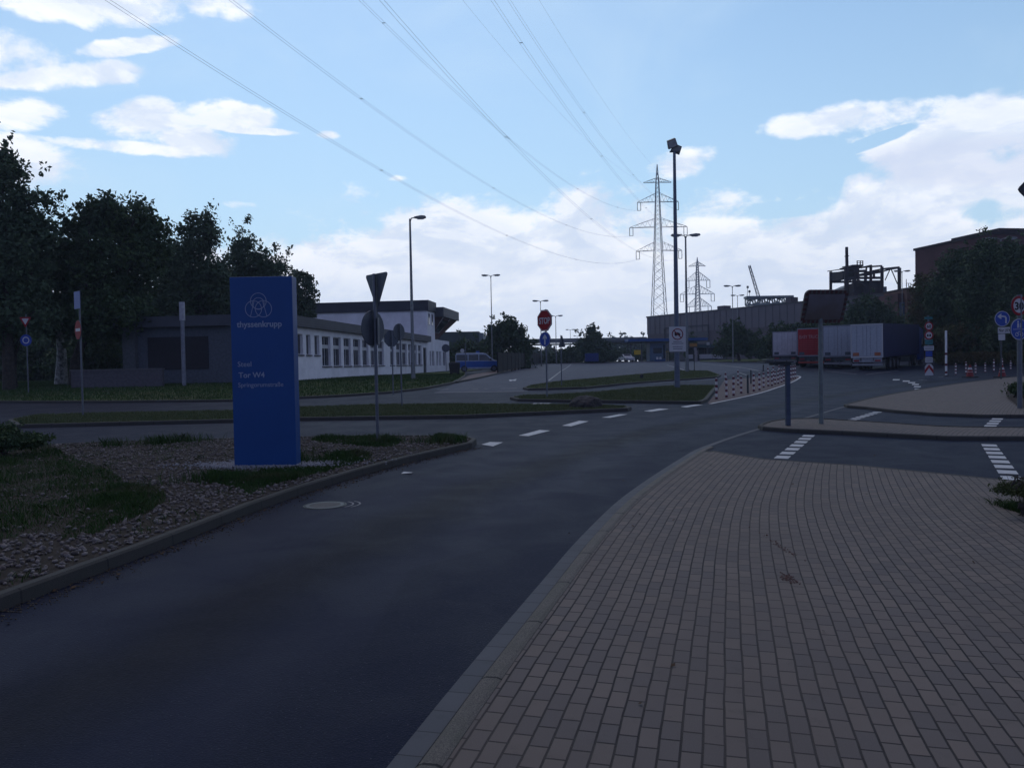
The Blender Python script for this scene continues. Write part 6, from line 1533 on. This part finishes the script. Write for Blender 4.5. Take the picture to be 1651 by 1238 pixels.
for nm, lab, poly, n, h, w, m_, ym in (('median_grass', 'yellowish grass on the long median', median, 90000, .09, .008, DRYGRASS, 40), ('island_grass', 'short grass on the stop sign island', stopisl, 70000, .10, .010, DRYGRASS, 60),
                                       ('island_grass', 'short grass on the island round the tall street lamp', longisl, 60000, .10, .014, DRYGRASS, 80), ('lawn_grass', 'short lawn in front of the white building', lawnp, 220000, .11, .016, GRASS, 75)):
    q = scatter(offset(poly, .17), n, rng, ym); q = q[(q[:, 0] > -45)]
    grass_obj(nm, lab, q, h, w, m_, 5, .09)
# gravel: one heap of loose stones
def stones(name, label, P, smin, smax, cols_m, seed, dz):
    rng = np.random.RandomState(seed); bm = bmesh.new(); bmesh.ops.create_icosphere(bm, subdivisions=1, radius=1); bv = np.array([v.co[:] for v in bm.verts]); bf = np.array([[v.index for v in f.verts] for f in bm.faces]); bm.free()
    n = len(P); S = rng.uniform(smin, smax, (n, 1, 1)) * rng.uniform(.55, 1.2, (n, 1, 3)); J = 1 + rng.uniform(-.22, .22, (n, len(bv), 1)); a = rng.uniform(0, 6.28, n); ca, sa = np.cos(a), np.sin(a)
    v = bv[None] * S * J; x = v[:, :, 0] * ca[:, None] - v[:, :, 1] * sa[:, None]; y = v[:, :, 0] * sa[:, None] + v[:, :, 1] * ca[:, None]
    V = np.stack([x + P[:, :1], y + P[:, 1:2], v[:, :, 2] * .75 + (gz(P) + dz)[:, None]], 2).reshape(-1, 3)
    Fq = (bf[None] + (np.arange(n) * len(bv))[:, None, None]).reshape(-1, 3)
    o = mesh_np(name, V, Fq, cols_m, nper=3); tag(o, label, 'gravel', kind='stuff')
def stone_fn(m, t, b, tcn, c):
    o = tcn.outputs['Object']; vo = t.nodes.new('ShaderNodeTexVoronoi'); vo.inputs['Scale'].default_value = 14; t.links.new(o, vo.inputs['Vector'])
    sp = t.nodes.new('ShaderNodeSeparateColor'); t.links.new(vo.outputs['Color'], sp.inputs[0])
    cc = mixc(sp.outputs[0], (.04, .036, .034), (.21, .19, .175), tree=t); cc = mixc(M('MULTIPLY', sp.outputs[1], .4, tree=t), cc, (.15, .105, .09), tree=t)
    t.links.new(cc, b.inputs['Base Color'])
PEB = mat('pebbles', (.12, .1, .1), .85, fn=stone_fn, spec=.3); PEBW = mat('pale_pebbles', (.30, .30, .32), .85, col2=(.16, .16, .17), scale=30)
q = scatter(isl, 150000, rng, 23); q = q[(q[:, 0] > -19)]
ing = np.zeros(len(q), bool)
for poly in gp: ing |= inside(q, np.array([[p.x, p.y] for p in poly]))
dens_ = np.where(ing, .06, np.where(np.hypot(q[:, 0], q[:, 1]) < 14, .62, .40))
q = q[rng.uniform(size=len(q)) < dens_]; big = rng.uniform(size=len(q)) < .12
stones('gravel', 'loose grey gravel covering the near island', q[~big], .010, .027, PEB, 3, .125); stones('gravel', 'larger loose stones among the gravel of the near island', q[big], .022, .042, PEB, 8, .125)
c = at(428, 750, .13); q = np.array([c.x, c.y + .12]) + rng.normal(size=(3200, 2)) * np.array([.62, .24]); stones('pale_gravel', 'small pale gravel heap round the foot of the blue sign', q, .010, .022, PEBW, 4, .14)
# leaf litter and grit along the near kerb
kl = [p for p in near_poly]; 
ft = [f0 + fd * 6] + list(ni_front); ftl = densify([Vector(p) for p in ft], .05, False); ftl = [p for p in ftl if p.y < 18]
nrm = offset(ftl, -1.0, False)
cand = []
for i in range(2600):
    j = rng.randint(len(ftl)); d = (nrm[j] - ftl[j]).normalized(); 
    q0 = ftl[j] + d * abs(rng.normal()) * .13; cand.append((q0.x, q0.y))
cand = np.array(cand); 
outside = ~inside(cand, np.array([[p.x, p.y] for p in near_poly])); cand = cand[outside]
stones('kerb_grit', 'thin line of grit and crumbled leaves along the near kerb', cand, .004, .012, mat('grit', (.10, .085, .06), .95, col2=(.05, .04, .03), scale=40), 6, .01)
lv = []; 
q = np.concatenate([cand[rng.choice(len(cand), 260)], np.array([[rng.uniform(.5, 7), rng.uniform(4, 16)] for _ in range(34)])])
n = len(q); z = gz(q) + np.where(q[:, 0] > 0, .036, .014); a = rng.uniform(0, 6.28, n); s = rng.uniform(.012, .03, n)
u = np.stack([np.cos(a) * s, np.sin(a) * s, rng.uniform(-.004, .012, n)], 1); w_ = np.stack([-np.sin(a) * s * .6, np.cos(a) * s * .6, rng.uniform(0, .01, n)], 1); B = np.stack([q[:, 0], q[:, 1], z + .006], 1)
V = np.stack([B - u, B - w_, B + u, B + w_], 1).reshape(-1, 3)
o = mesh_np('fallen_leaves', V, np.arange(n * 4).reshape(-1, 4), mat('dead_leaf', (.09, .055, .03), .9, col2=(.04, .028, .018), scale=20)); tag(o, 'few dry leaves lying on the pavement and along the kerb', 'leaves', kind='stuff')
# crushed brown leaf and crumbs on the pavement
c = at(1270, 932, .03); rr_ = rng.normal(size=(90, 2)) * np.array([.025, .075]); q = np.array([c.x, c.y]) + rr_
c2 = at(1257, 880, .03); q = np.concatenate([q, np.array([c2.x, c2.y]) + rng.normal(size=(60, 2)) * np.array([.02, .28])])
stones('crushed_leaf', 'crushed reddish brown leaf debris lying on the pavers', q, .004, .013, mat('rust_leaf', (.075, .028, .022), .9, col2=(.16, .12, .10), scale=60), 7, .032)
# scrap of paper by the kerb
c = at(656, 763, .012); o = MB().add([(-.09, -.05, .0), (.08, -.06, .012), (.10, .05, .004), (-.06, .06, .02)], [(0, 1, 2, 3)]).build('paper_scrap', SIGNW); o.location = c; o.location.z += .004; tag(o, 'small white scrap of paper on the road near the kerb', 'litter')

# ---------------------------------------------------------------- air
hz = MB().box(-455, 455, -68, 705, -1.2, 88).build('haze', mat('haze_air', (.5, .5, .5)))
hm = bpy.data.materials.new('haze_volume'); hm.use_nodes = True; ht = hm.node_tree; ht.nodes.clear()
ho = ht.nodes.new('ShaderNodeOutputMaterial'); hv = ht.nodes.new('ShaderNodeVolumePrincipled'); hv.inputs['Color'].default_value = (.66, .76, 1.0, 1); hv.inputs['Density'].default_value = .00038; hv.inputs['Anisotropy'].default_value = .3
ht.links.new(hv.outputs[0], ho.inputs['Volume']); hz.data.materials.clear(); hz.data.materials.append(hm)
tag(hz, 'thin bluish daylight haze filling the air', 'haze', kind='stuff')
